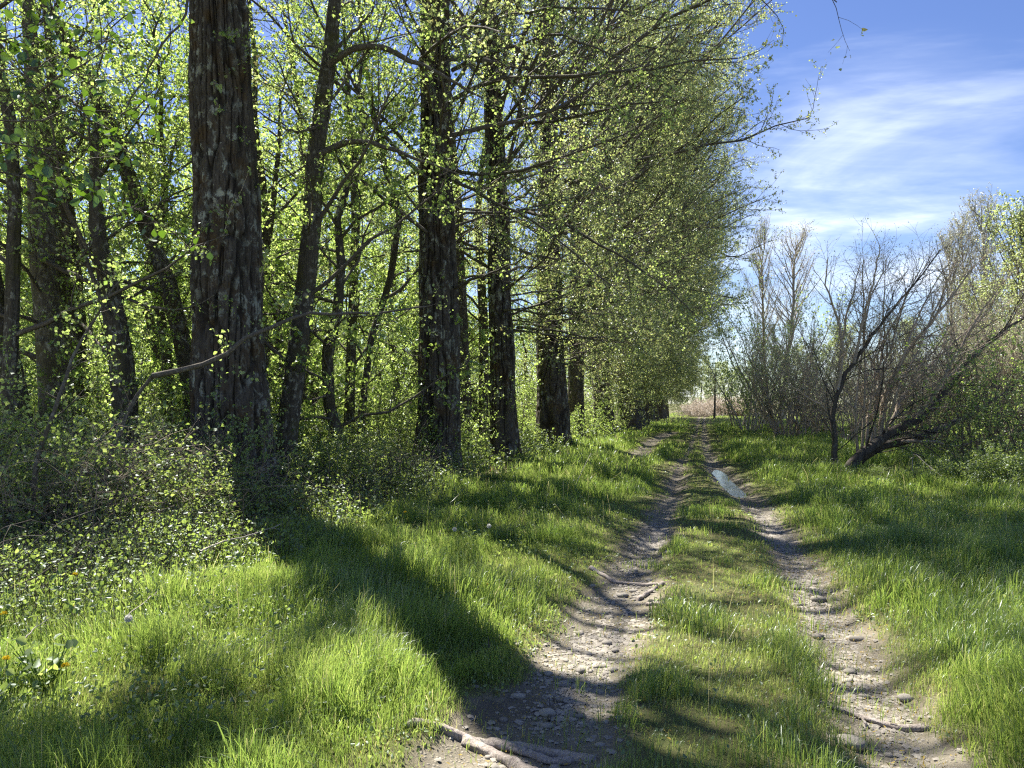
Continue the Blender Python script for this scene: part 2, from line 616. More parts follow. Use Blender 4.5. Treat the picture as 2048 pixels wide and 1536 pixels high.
def spaced(stops):
    out = []
    for a, b, s in stops:
        out.append(np.arange(a, b, s))
    out.append([stops[-1][1]])
    return np.concatenate(out)


def build_ground():
    s = spaced([(-320, -60, 26), (-60, -14, 3), (-14, -4, 0.4), (-4, -2, 0.12), (-2, 2, 0.055), (2, 4, 0.12), (4, 14, 0.4), (14, 60, 3), (60, 320, 26)])
    y = spaced([(-30, 1.5, 1.5), (1.5, 12, 0.07), (12, 26, 0.12), (26, 60, 0.3), (60, 140, 1.0), (140, 500, 20), (500, 1500, 120)])
    S, Y = np.meshgrid(s, y)
    X = S + pathc(np.clip(Y, 1.0, 140))
    far = Y > 140
    X = np.where(far, S + pathc(140.0) + (Y - 140) * 0.2477, X)
    Z = height(X, Y)
    d = ruts(X, Y)
    ny, nx = X.shape
    idx = np.arange(ny * nx).reshape(ny, nx)
    q = np.stack([idx[:-1, :-1], idx[:-1, 1:], idx[1:, 1:], idx[1:, :-1]], -1).reshape(-1, 4)
    V = np.stack([X, Y, Z], -1).reshape(-1, 3)
    df = d.ravel()
    onpath = (df[q].mean(1) > 0.0) & (V[q][:, :, 1].mean(1) < 112)
    wet = (sstep(13.0, 14.5, Y) * sstep(23, 20, Y)).ravel() * 0.85
    wet = np.maximum(wet, 0.55 * (fbm(X * 0.8, Y * 0.5, 51, 3).ravel() > 0.58) * sstep(0.5, 0.7, fbm(X * 0.9, Y * 0.6, 53, 3)).ravel())
    dirt = np.clip(sstep(-0.22, 0.05, d), 0, 1).ravel() * 0.9
    wd = sstep(0.2, 2.0, wood_edge(X, Y)).ravel()
    dirt = np.maximum(dirt, 0.25 * wd)
    for nm, mask, mat, at in (('ground', ~onpath, M['ground'], dirt), ('path', onpath, M['path'], wet)):
        qq = q[mask]
        used, inv = np.unique(qq, return_inverse=True)
        b = Bag()
        b.add(V[used], quads=inv.reshape(-1, 4), attr=at[used])
        o = b.build(nm, mat, smooth=True)
        o['kind'] = 'structure'
        o['label'] = {'ground': 'green meadow and woodland floor on both sides of the track',
                      'path': 'two worn earth wheel ruts running off between the trees'}[nm]
    return


build_ground()


def puddle(name, tabY, tabX, y0, y1, hw, label, dz):
    ys = np.linspace(y0, y1, 60)
    xc = np.interp(ys, tabY, tabX)
    k = np.linspace(-1, 1, 9)
    w = hw * np.sqrt(np.clip(np.sin(np.pi * (ys - y0) / (y1 - y0)), 0, 1)) * (0.8 + 0.5 * fbm(ys * 1.5, ys * 0, 61, 3))
    X = xc[:, None] + k[None] * w[:, None] + 0.08 * (fbm(ys * 2.2, ys * 0 + 3, 67, 2) - 0.5)[:, None]
    Y = np.repeat(ys[:, None], 9, 1)
    zc = np.median(height(xc, ys)) + dz
    V = np.stack([X, Y, np.full_like(X, zc)], -1)
    idx = np.arange(60 * 9).reshape(60, 9)
    q = np.stack([idx[:-1, :-1], idx[:-1, 1:], idx[1:, 1:], idx[1:, :-1]], -1).reshape(-1, 4)
    b = Bag()
    b.add(V, quads=q)
    o = b.build(name, M['water'])
    o['kind'] = 'structure'
    o['label'] = label


puddle('water', RY, RX, 13.5, 19.8, 0.22, 'long bright puddle reflecting the sky in one rut', 0.022)


# ------------------------------------------------------------------ plant kit
def norm(v):
    return v / np.maximum(np.linalg.norm(v, axis=-1, keepdims=True), 1e-9)


def grow(start, d, L, P, wander=0.15, up=0.0, r=None):
    r = r or rng
    N = len(start)
    pts = np.zeros((N, P, 3))
    pts[:, 0] = start
    d = norm(np.array(d, float))
    step = (np.broadcast_to(L, (N,)) / (P - 1))[:, None]
    upv = np.zeros(3)
    upv[2] = 1
    for i in range(1, P):
        u = up[i - 1] if np.ndim(up) == 1 else up
        d = norm(d + wander * r.normal(size=(N, 3)) + u * upv)
        pts[:, i] = pts[:, i - 1] + d * step
    return pts


def taper(r0, P, tip=0.25):
    r0 = np.atleast_1d(r0)
    return r0[:, None] * np.linspace(1, tip, P)[None]


def tubes(bag, pts, rad, k=4, attr=0.5):
    N, P, _ = pts.shape
    t = norm(np.gradient(pts, axis=1))
    mean = norm(pts[:, -1] - pts[:, 0])
    ax = np.argmin(np.abs(mean), axis=1)
    ref = np.eye(3)[ax][:, None, :]
    s = norm(np.cross(t, np.broadcast_to(ref, t.shape)))
    b = np.cross(t, s)
    a = np.arange(k) * 2 * np.pi / k
    ring = s[:, :, None, :] * np.cos(a)[None, None, :, None] + b[:, :, None, :] * np.sin(a)[None, None, :, None]
    v = pts[:, :, None, :] + ring * rad[:, :, None, None]
    base = np.arange(N * P * k).reshape(N, P, k)
    nx = np.roll(base, -1, axis=2)
    q = np.stack([base[:, :-1], nx[:, :-1], nx[:, 1:], base[:, 1:]], -1).reshape(-1, 4)
    bag.add(v, quads=q, attr=attr)


def at_t(pts, t):
    """points / tangents at parameter t (N,M) on polylines (N,P,3)"""
    N, P, _ = pts.shape
    f = np.clip(t, 0, 0.9999) * (P - 1)
    i = f.astype(int)
    w = (f - i)[..., None]
    ar = np.arange(N)[:, None]
    a, b = pts[ar, i], pts[ar, i + 1]
    return a * (1 - w) + b * w, norm(b - a)


def spawn(pts, rad, m, t0, t1, a0, a1, r=None, up=0.0):
    r = r or rng
    N = len(pts)
    t = t0 + (t1 - t0) * (np.arange(m)[None] + r.random((N, m))) / m
    p, tg = at_t(pts, t)
    rr = np.take_along_axis(rad, np.clip((t * (rad.shape[1] - 1)).astype(int), 0, rad.shape[1] - 1), 1)
    rv = norm(r.normal(size=(N, m, 3)))
    side = norm(np.cross(tg, rv))
    ang = np.radians(a0 + (a1 - a0) * r.random((N, m)))[..., None]
    d = tg * np.cos(ang) + side * np.sin(ang)
    d[..., 2] += up
    return p.reshape(-1, 3), norm(d).reshape(-1, 3), rr.ravel(), t.ravel()


def leaves(bag, pos, size, tint, r=None, flat=0.0, hang=0.0, fine=False, aspect=0.8):
    r = r or rng
    N = len(pos)
    if N == 0:
        return
    a = r.normal(size=(N, 3))
    a[:, 2] -= hang
    a = norm(a)
    n = r.normal(size=(N, 3))
    n[:, 2] += flat * np.sign(n[:, 2])
    b = norm(np.cross(n, a))
    n = np.cross(a, b)
    s = np.broadcast_to(size, (N,))[:, None]
    fold = 0.16 * s * n
    w = aspect * 0.5 * s * b
    if not fine:
        v = np.stack([pos, pos + a * s * 0.45 + w + fold, pos + a * s, pos + a * s * 0.45 - w + fold], 1)
        i = np.arange(N)[:, None] * 4
        tr = np.concatenate([i + np.array([0, 1, 2]), i + np.array([0, 2, 3])], 1).reshape(-1, 3)
        bag.add(v, tris=tr, attr=np.repeat(tint, 4))
    else:
        dr = -0.10 * s * n
        v = np.stack([pos, pos + a * s * 0.18 + w * 0.72 + fold * 0.8, pos + a * s * 0.5 + w + fold, pos + a * s * 0.8 + w * 0.62 + fold * 0.4,
                      pos + a * s + dr, pos + a * s * 0.8 - w * 0.62 + fold * 0.4, pos + a * s * 0.5 - w + fold, pos + a * s * 0.18 - w * 0.72 + fold * 0.8,
                      pos + a * s * 0.5 + dr * 0.3], 1)
        i = np.arange(N)[:, None] * 9
        tr = np.concatenate([i + np.array([8, k, (k + 1) % 8]) for k in range(8)], 1).reshape(-1, 3)
        bag.add(v, tris=tr, attr=np.repeat(tint, 9))


def tints(n, r=None, lo=0.0, hi=1.0):
    r = r or rng
    return np.clip(lo + (hi - lo) * (0.5 + 0.24 * r.normal(size=n)), 0, 1)


def twiggy(bb, bf, limbs, lrad, n2, L2, n3, L3, nl, lsize, r=None, t0=0.2, ang=(35, 65), up2=0.03, up3=0.03, wander=0.14,
           k=3, tip=0.004, cull=None, flat=0.0, fine=False, lo=0.0, hi=1.0, hang=0.3, rmax=1.0, leaf_spread=0.05, spray=0):
    """side branches, twigs and leaves on a set of limbs"""
    r = r or rng
    p, d, rr, t = spawn(limbs, lrad, n2, t0, 1.0, ang[0], ang[1], r, 0.05)
    L = L2 * (1.15 - 0.5 * t) * r.uniform(0.45, 1.2, len(t))
    p2 = grow(p, d, L, 6, wander, up2, r)
    r2 = np.maximum(np.minimum(rr * 0.55, L * 0.011), tip) * rmax
    R2 = taper(r2, 6, 0.35)
    tubes(bb, p2, R2, k)
    p, d, rr, t = spawn(p2, R2, n3, 0.15, 1.0, 30, 60, r, 0.03)
    L = L3 * (1.1 - 0.5 * t) * r.uniform(0.4, 1.2, len(t))
    p3 = grow(p, d, L, 4, wander, up3, r)
    R3 = taper(np.maximum(np.minimum(rr * 0.6, tip * 1.2), tip * 0.55), 4, 0.5)
    tubes(bb, p3, R3, 3)
    if nl:
        ng = max(1, int(math.ceil(nl / 3)))
        tt = np.repeat(r.uniform(0.15, 1.0, (len(p3), ng)), 3, axis=1)[:, :nl]
        tt[:, 0] = 0.98
        q, _ = at_t(p3, tt)
        q = q.reshape(-1, 3) + leaf_spread * r.normal(size=(len(p3) * nl, 3)) * 0.6
        if cull is not None:
            q = q[cull(q)]
        sz = lsize * r.uniform(0.55, 1.2, len(q))
        leaves(bf, q, sz, tints(len(q), r, lo, hi), r, flat, hang, fine)
    return p2, p3


def trunk(bag, cl, rad, k, seed, amp=0.03, ridge=0.075, rows=0.035, flare=0.5, lobes=5):
    """bark-furrowed trunk around a centreline cl (P,3) with radii rad (P)"""
    cl = np.asarray(cl, float)
    rad = np.asarray(rad, float)
    seg = np.r_[0, np.cumsum(np.linalg.norm(np.diff(cl, axis=0), axis=1))]
    n = max(8, int(seg[-1] / rows))
    s = np.linspace(0, seg[-1], n)
    C = np.stack([np.interp(s, seg, cl[:, i]) for i in range(3)], 1)
    if len(cl) > 2:                       # soften the kinks
        ker = np.hanning(max(3, int(0.5 / rows)) | 1)
        ker /= ker.sum()
        pad = len(ker) // 2
        for i in range(3):
            C[:, i] = np.convolve(np.pad(C[:, i], pad, 'reflect', reflect_type='odd'), ker, 'valid')
    Rr = np.interp(s, seg, rad)
    a = np.arange(k) / k
    A, S = np.meshgrid(a, s)
    RR = Rr[:, None] * np.ones_like(A)
    N = max(8, int(round(2 * np.pi * Rr[: max(2, n // 2)].mean() / ridge)))
    wv = 1.5 * (vnoise(A * 14, S * 0.9, seed + 1, 14) - 0.5)
    n1 = vnoise(A * N + wv, S * 1.5 + 0.6 * wv, seed + 2, N)
    f1 = 1 - sstep(0.0, 0.30, np.abs(n1 - 0.5) * 2)
    n2 = vnoise(A * N * 2 + wv * 2, S * 6.5, seed + 3, 2 * N)
    f2 = 1 - sstep(0.0, 0.3, np.abs(n2 - 0.45) * 2)
    n3 = vnoise(A * N * 3, S * 18, seed + 4, 3 * N)
    big = vnoise(A * 5, S * 0.7, seed + 5, 5) - 0.5
    plate = vnoise(A * N * 0.5, S * 1.3, seed + 6, max(4, N // 2)) - 0.5
    disp = -amp * 1.3 * f1 - amp * 0.6 * f2 + amp * 0.35 * n3 + amp * 1.2 * plate + RR * 0.10 * big
    lob = 0.5 + 0.5 * np.cos(2 * np.pi * (A * lobes + 0.25 * np.sin(2 * np.pi * A * 2 + seed)))
    fl = flare * np.exp(-S / (1.5 * Rr[0] + 0.15)) * (0.45 + 0.55 * lob)
    Rt = RR * (1 + fl) + disp
    ang = A * 2 * np.pi
    V = np.stack([C[:, None, 0] + Rt * np.cos(ang), C[:, None, 1] + Rt * np.sin(ang), C[:, None, 2] + 0 * ang], -1)
    idx = np.arange(n * k).reshape(n, k)
    nx = np.roll(idx, -1, 1)
    q = np.stack([idx[:-1], nx[:-1], nx[1:], idx[1:]], -1).reshape(-1, 4)
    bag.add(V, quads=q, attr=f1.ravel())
    return C, Rr


def sun_gap(level, lo, hi):
    """cull mask: opens gaps in the high crown so that sunny patches fall on the track and verge"""
    def f(q, base=np.zeros(3)):
        w = q + base
        k = w[:, 2] / SUN[2]
        gx, gy = w[:, 0] - k * SUN[0], w[:, 1] - k * SUN[1]
        n = sstep(lo, hi, fbm(gx * 0.42, gy * 0.75, 91, 3))
        glade = sstep(4.0, 4.5, gy) * sstep(11, 8, gy) * sstep(0.6, -0.2, gx)
        n = n * (1 - 0.85 * sstep(1.6, 3.0, gx) * sstep(11, 8, gy))
        n = np.maximum(n, glade) * (1 - sstep(4.2, 3.8, gy) * sstep(0.2, -0.3, gx))
        high = sstep(0.0, 0.6, w[:, 2] - CAM_H - 0.56 * w[:, 1])
        return rng.random(len(q)) < (1 - level * n * np.maximum(high, 0.25))
    return f


def pix_line(pts):
    """polyline through (u, v, depth) triples"""
    return np.array([PT(*p) for p in pts])


def resample(pl, P, jit=0.0, r=None):
    pl = np.asarray(pl, float)
    seg = np.r_[0, np.cumsum(np.linalg.norm(np.diff(pl, axis=0), axis=1))]
    s = np.linspace(0, seg[-1], P)
    o = np.stack([np.interp(s, seg, pl[:, i]) for i in range(3)], 1)
    o[1:-1] = 0.25 * o[:-2] + 0.5 * o[1:-1] + 0.25 * o[2:]
    if jit:
        o[1:-1] += jit * (r or rng).normal(size=(P - 2, 3))
    return o


# ------------------------------------------------------------------ poplars of the row
def poplar(seed, H, r0, low, nlimb, reach, k=48, rows=0.06, n2=8, n3=6, nl=8, lsize=0.065, amp=0.03, lean=(0, 0), bias=None, cull=None, ridge=0.075, flare=0.42,
           tipr=0.005, prof=(0.30, 0.48, 0.72, 1.0, 1.08, 0.55, 0.25)):
    r = np.random.default_rng(seed)
    bt, bb, bf = Bag(), Bag(), Bag()
    zs = np.linspace(-0.25, H, 14)
    cl = np.stack([lean[0] * zs / H + 0.10 * np.cumsum(r.normal(size=14)) * 0.4, lean[1] * zs / H + 0.10 * np.cumsum(r.normal(size=14)) * 0.4, zs], 1)
    cl[:, :2] -= cl[0, :2]
    rad = r0 * np.clip(1.02 - zs / (max(H, 26) * 1.06), 0.03, 1) * np.clip((H - zs) / 6.0, 0.08, 1)
    zc = 0.62 * H
    trunk(bt, cl[:9], rad[:9], k, seed, amp, ridge, rows, flare)
    tubes(bt, cl[None, 8:], rad[None, 8:], 12)
    # limbs
    f = (np.arange(nlimb) + r.random(nlimb)) / nlimb
    z = low + (0.93 * H - low) * f ** 1.25
    q = np.stack([np.interp(z, zs, cl[:, i]) for i in range(3)], 1)
    rz = np.interp(z, zs, rad)
    rel = z / H
    el = np.radians(np.interp(rel, [0.06, 0.18, 0.36, 0.6, 0.95], [2, 8, 28, 44, 62]) + r.normal(size=nlimb) * 9)
    az = r.uniform(0, 2 * np.pi, nlimb)
    if bias is not None:
        az = np.where(r.random(nlimb) < 0.55, bias + r.normal(size=nlimb) * 0.8, az)
    d = np.stack([np.cos(az) * np.cos(el), np.sin(az) * np.cos(el), np.sin(el)], 1)
    L = reach * np.interp(rel, [0.05, 0.13, 0.22, 0.34, 0.55, 0.8, 1], prof) * r.uniform(0.65, 1.12, nlimb)
    P = 9
    upc = np.interp(np.linspace(0, 1, P), [0, 0.5, 1], [0.05, 0.02, -0.02])
    pl = grow(q + d * rz[:, None] * 0.6, d, L, P, 0.15, upc, r)
    lr = np.minimum(rz * 0.5, 0.008 + L * np.interp(rel, [0.05, 0.2, 0.5], [0.0042, 0.0062, 0.008]))
    LR = taper(lr, P, 0.2)
    tubes(bb, pl, LR, 6)
    twiggy(bb, bf, pl, LR, n2, 0.28 * reach, n3, 0.72, nl, lsize, r, 0.1, (30, 62), 0.02, 0.0, 0.15, 3, tipr, cull)
    twiggy(bb, bf, pl[:, 5:], LR[:, 5:], 6, 0.2 * reach, n3, 0.6, nl, lsize, r, 0.1, (20, 50), 0.02, 0.0, 0.15, 3, tipr, cull)
    return bt, bb, bf


def add_tree(name, bags, label, cat, loc, group=None, mats=('poplar_bark', 'twig', 'leaf_poplar'), smooth=True):
    o = thing(name, label, cat, loc, group)
    bags[0].build('trunk', M[mats[0]], o, smooth=smooth)
    if bags[1].n:
        bags[1].build('branches', M[mats[1]], o, smooth=True)
    if bags[2].n:
        bags[2].build('foliage', M[mats[2]], o)
    return o


ROW = 'old poplars standing in a row beside the track'
TOPATH = RAD(-14)                 # the way from the row to the track


def shoots(root, pxs, depth_base, seed):
    """short leafy shoots growing straight out of a trunk"""
    r = np.random.default_rng(seed)
    org = np.array(root.location)
    for px in pxs:
        bb, bf = Bag(), Bag()
        pl = resample(pix_line(px), 6)[None] - org
        tubes(bb, pl, taper(np.array([0.007]), 6, 0.4), 4)
        q, _ = at_t(pl, r.uniform(0.2, 1, (1, 9)))
        q = q.reshape(-1, 3) + 0.03 * r.normal(size=(9, 3))
        leaves(bf, q, r.uniform(0.05, 0.09, 9), tints(9, r, 0.4, 1), r, 0, 1.2, True, 0.9)
        o = bb.build('shoot', M['pale_twig'], root)
        bf.build('foliage', M['leaf_spring'], o)


def hand_limb(root, px, w0, bagB, bagF, seed, n2=6, L2=0.9, n3=5, L3=0.4, nl=5, ls=0.055, tip=0.15, k=6, fine=False, lo=0.0, hi=1.0, P=14, ang=(35, 70), tw=0.0035):
    n2, n3 = int(n2 * 1.4), n3 + 1
    r = np.random.default_rng(seed)
    org = np.array(root.location)
    pl = (resample(pix_line(px), P, 0.015, r) - org)[None]
    R = taper(np.array([w0 * 0.5 * px[0][2] / F_PX]), P, tip)
    tubes(bagB, pl, R, k)
    if n2:
        twiggy(bagB, bagF, pl, R, n2, L2, n3, L3, nl, ls, r, 0.08, ang, 0.02, 0.0, 0.16, 3, tw, None, 0, fine, lo, hi)
    return pl


# first four: each its own
def row_tree(u, v, seed, H, r0, low, nlimb, reach, label, **kw):
    b = G(u, v)
    z = hz(b[0], b[1])
    loc = np.array([b[0], b[1], z])
    cull = kw.pop('cull', None)
    c2 = (lambda q: cull(q, loc)) if cull else None
    bags = poplar(seed, H, r0, low, nlimb, reach, cull=c2, **kw)
    return add_tree('poplar_tree', bags, label, 'tree', loc, ROW)


gap = sun_gap(0.95, 0.34, 0.45)
p1 = row_tree(480, 1008, 101, 22, 0.60, 8.6, 40, 7.0, 'massive dark poplar trunk with lichen plates, stoutest of the row and first along it',
              k=300, rows=0.028, amp=0.042, ridge=0.075, flare=0.34, lean=(-0.95, 0.0), cull=gap, bias=TOPATH)
p2 = row_tree(872, 952, 102, 22, 0.48, 5.2, 46, 7.2, 'tall furrowed poplar second in the row, with a bare grey limb crossing its trunk',
              k=220, rows=0.035, amp=0.042, n2=9, n3=7, nl=9, lean=(-0.3, 0.0), ridge=0.085, flare=0.45, cull=gap, bias=TOPATH)
p3 = row_tree(1012, 928, 103, 21, 0.36, 3.6, 60, 7.6, 'straight rough barked poplar third in the row with mossy swollen foot',
              k=180, rows=0.045, amp=0.033, n2=10, n3=7, nl=12, lsize=0.064, lean=(-0.5, 0.0), ridge=0.08, flare=0.55, cull=gap, bias=TOPATH)
p4 = row_tree(1104, 897, 104, 22, 0.55, 2.8, 72, 9.0, 'broad footed dark poplar fourth in the row, ringed by low twigs',
              k=140, rows=0.05, amp=0.035, n2=10, n3=7, nl=12, lsize=0.068, lean=(-0.3, 0.0), prof=(0.30, 0.48, 0.72, 1.0, 1.2, 0.7, 0.25), ridge=0.1, flare=0.55, cull=None, bias=TOPATH)

# handmade limbs of the second poplar
hb, hf = Bag(), Bag()
hand_limb(p2, [(905, 338, 17.0), (960, 350, 16), (1010, 352, 15.3), (1060, 336, 14.8), (1144, 308, 14.2), (1250, 268, 13.8), (1330, 225, 13.5)], 9, hb, hf, 21, 16, 1.3, 6, 0.45, 5, 0.06)
hand_limb(p2, [(900, 578, 17.2), (940, 561, 16.4), (990, 544, 15.8), (1042, 522, 15.3), (1080, 488, 15)], 8, hb, hf, 22, 8, 1.0, 5, 0.4, 5, 0.06)
hand_limb(p2, [(885, 345, 17.0), (939, 372, 16.2), (973, 400, 15.8), (1025, 417, 15.2), (1069, 441, 14.9), (1110, 475, 14.6), (1190, 545, 14.2), (1260, 600, 14)], 8, hb, hf, 23, 14, 1.2, 6, 0.45, 4, 0.055)
hand_limb(p2, [(900, 60, 17.0), (960, 45, 15.5), (1040, 25, 14.6), (1130, 12, 14), (1240, 20, 13.5), (1340, 45, 13.2)], 9, hb, hf, 24, 16, 1.3, 6, 0.45, 6, 0.06)
hand_limb(p2, [(905, 140, 17.0), (960, 110, 16), (1030, 95, 15.4), (1100, 60, 15), (1180, 90, 14.5), (1300, 140, 14)], 9, hb, hf, 25, 16, 1.3, 6, 0.45, 6, 0.06)
lm = hb.build('limb', M['twig'], p2, smooth=True)
hf.build('foliage', M['leaf_spring'], lm)
hb, hf = Bag(), Bag()
hand_limb(p3, [(1035, 420, 20.3), (1120, 440, 18.6), (1220, 500, 17.6), (1320, 560, 17), (1400, 640, 16.6)], 9, hb, hf, 26, 16, 1.4, 6, 0.5, 5, 0.06)
hand_limb(p3, [(1035, 655, 20.3), (1110, 660, 19), (1200, 680, 18.4), (1280, 690, 18)], 7, hb, hf, 27, 12, 1.2, 6, 0.45, 3, 0.055)
hand_limb(p3, [(1035, 250, 20.3), (1130, 240, 18.6), (1240, 210, 17.5), (1360, 200, 16.8)], 9, hb, hf, 28, 18, 1.5, 6, 0.5, 5, 0.06)
lm = hb.build('limb', M['twig'], p3, smooth=True)
hf.build('foliage', M['leaf_spring'], lm)
shoots(p1, [[(445, 480, 11.9), (455, 440, 11.8), (470, 385, 11.7)], [(455, 430, 11.9), (480, 390, 11.7), (500, 335, 11.5)], [(425, 170, 12), (432, 165, 11.8), (445, 175, 11.7)],
            [(520, 560, 12), (535, 505, 11.7), (520, 470, 11.6)], [(430, 230, 11.9), (440, 215, 11.7), (430, 200, 11.6)], [(440, 900, 11.9), (430, 860, 11.7), (455, 830, 11.6)]], 12, 5)
shoots(p2, [[(860, 800, 17), (850, 740, 16.8), (875, 700, 16.7)], [(880, 680, 17), (870, 600, 16.8), (885, 540, 16.6)], [(850, 880, 17), (840, 830, 16.8), (850, 770, 16.7)]], 17, 6)
# a long limb of the first poplar arching over the track, its tip hanging into view
hb, hf = Bag(), Bag()
org = np.array(p1.location)
pl = resample(np.array([[-4.0, 12.4, 9.0], [-1.6, 11.2, 10.2], [0.8, 9.9, 9.6], [2.3, 9.0, 8.0], [3.0, 8.6, 6.7], [3.55, 8.3, 6.0]]), 16)[None] - org
R = taper(np.array([0.05]), 16, 0.12)
tubes(hb, pl, R, 6)
twiggy(hb, hf, pl[:, 9:], R[:, 9:], 7, 0.9, 3, 0.35, 3, 0.06, np.random.default_rng(4), 0.3, (25, 60), -0.03, -0.03, 0.15, 3, 0.004, None, 0, True)
lm = hb.build('limb', M['twig'], p1, smooth=True)
hf.build('foliage', M['leaf_poplar'], lm)

# unseen boughs added to the first poplar above the picture to shade the near corner
hb, hf = Bag(), Bag()
rr_ = np.random.default_rng(17)
n = 20
st = np.stack([np.full(n, -0.3), np.full(n, -0.2), rr_.uniform(8.0, 10.5, n)], 1)
en = np.array([-4.9, 7.6, 7.8]) - org + rr_.normal(size=(n, 3)) * np.array([1.2, 0.5, 0.4])
tt = np.linspace(0, 1, 9)[None, :, None]
lp = st[:, None] * (1 - tt) + en[:, None] * tt + np.array([0, 0, 1.0]) * np.sin(np.pi * tt) * 0.6 + 0.06 * rr_.normal(size=(n, 9, 3)) * np.sin(np.pi * tt)
LR = taper(np.full(n, 0.03), 9, 0.25)
tubes(hb, lp, LR, 5)
twiggy(hb, hf, lp[:, 5:], LR[:, 5:], 9, 0.8, 6, 0.4, 10, 0.08, rr_)
lm = hb.build('limb', M['twig'], p1, smooth=True)
hf.build('foliage', M['leaf_poplar'], lm)

# three kinds for the rest of the row
ORD = ['fifth', 'sixth', 'seventh', 'eighth', 'ninth', 'tenth', 'eleventh', 'twelfth', 'thirteenth', 'fourteenth', 'fifteenth', 'sixteenth', 'seventeenth', 'eighteenth',
       'nineteenth', 'twentieth', 'twenty-first', 'twenty-second', 'twenty-third']
rowY = [33.2, 39.7, 44.5, 48.8, 54.0, 59.0, 64, 69, 74, 79, 84]
protos = []
for i, Y in enumerate(rowY):
    if i == 0:
        x = G(1166, 884)[0]
    else:
        x = 0.2477 * Y - 4.3 - (0.9 if i == 1 else 0)
    x += rng.normal() * 0.15
    lab = {0: 'slimmer brownish poplar fifth in the row, half hidden by leafy shoots', 1: 'poplar sixth in the row, dark trunk standing a step behind its neighbours',
           2: 'poplar seventh in the row, reddish trunk base lit at one side', 3: 'poplar eighth in the row, thick grey trunk close to the bank'}.get(
               i, ORD[i] + ' poplar along the row, its leafy crown leaning over the grassy track')
    loc = (x, Y, hz(x, Y) - 0.02)
    if i < 3:
        bags = poplar(200 + i, 21, [0.36, 0.5, 0.62][i], 2.4, 76, 9.5, 64, 0.08, 10, 7, 11, 0.072, 0.04, bias=TOPATH, ridge=0.12, tipr=0.007, prof=[(0.16, 0.34, 0.6, 0.95, 1.15, 0.7, 0.2), (0.10, 0.22, 0.46, 0.8, 1.05, 0.6, 0.2), (0.10, 0.22, 0.46, 0.8, 1.05, 0.6, 0.2)][i])
        o = add_tree('poplar_tree', bags, lab, 'tree', loc, ROW, ('poplar_bark_far', 'twig', 'leaf_poplar'))
        protos.append(o)
    else:
        s = rng.uniform(0.92, 1.08)
        o = dup(protos[1 + i % 2] if i > 3 else protos[2], lab, loc, rng.uniform(-0.6, 0.6), (s, s, s * rng.uniform(0.95, 1.05)), ROW)


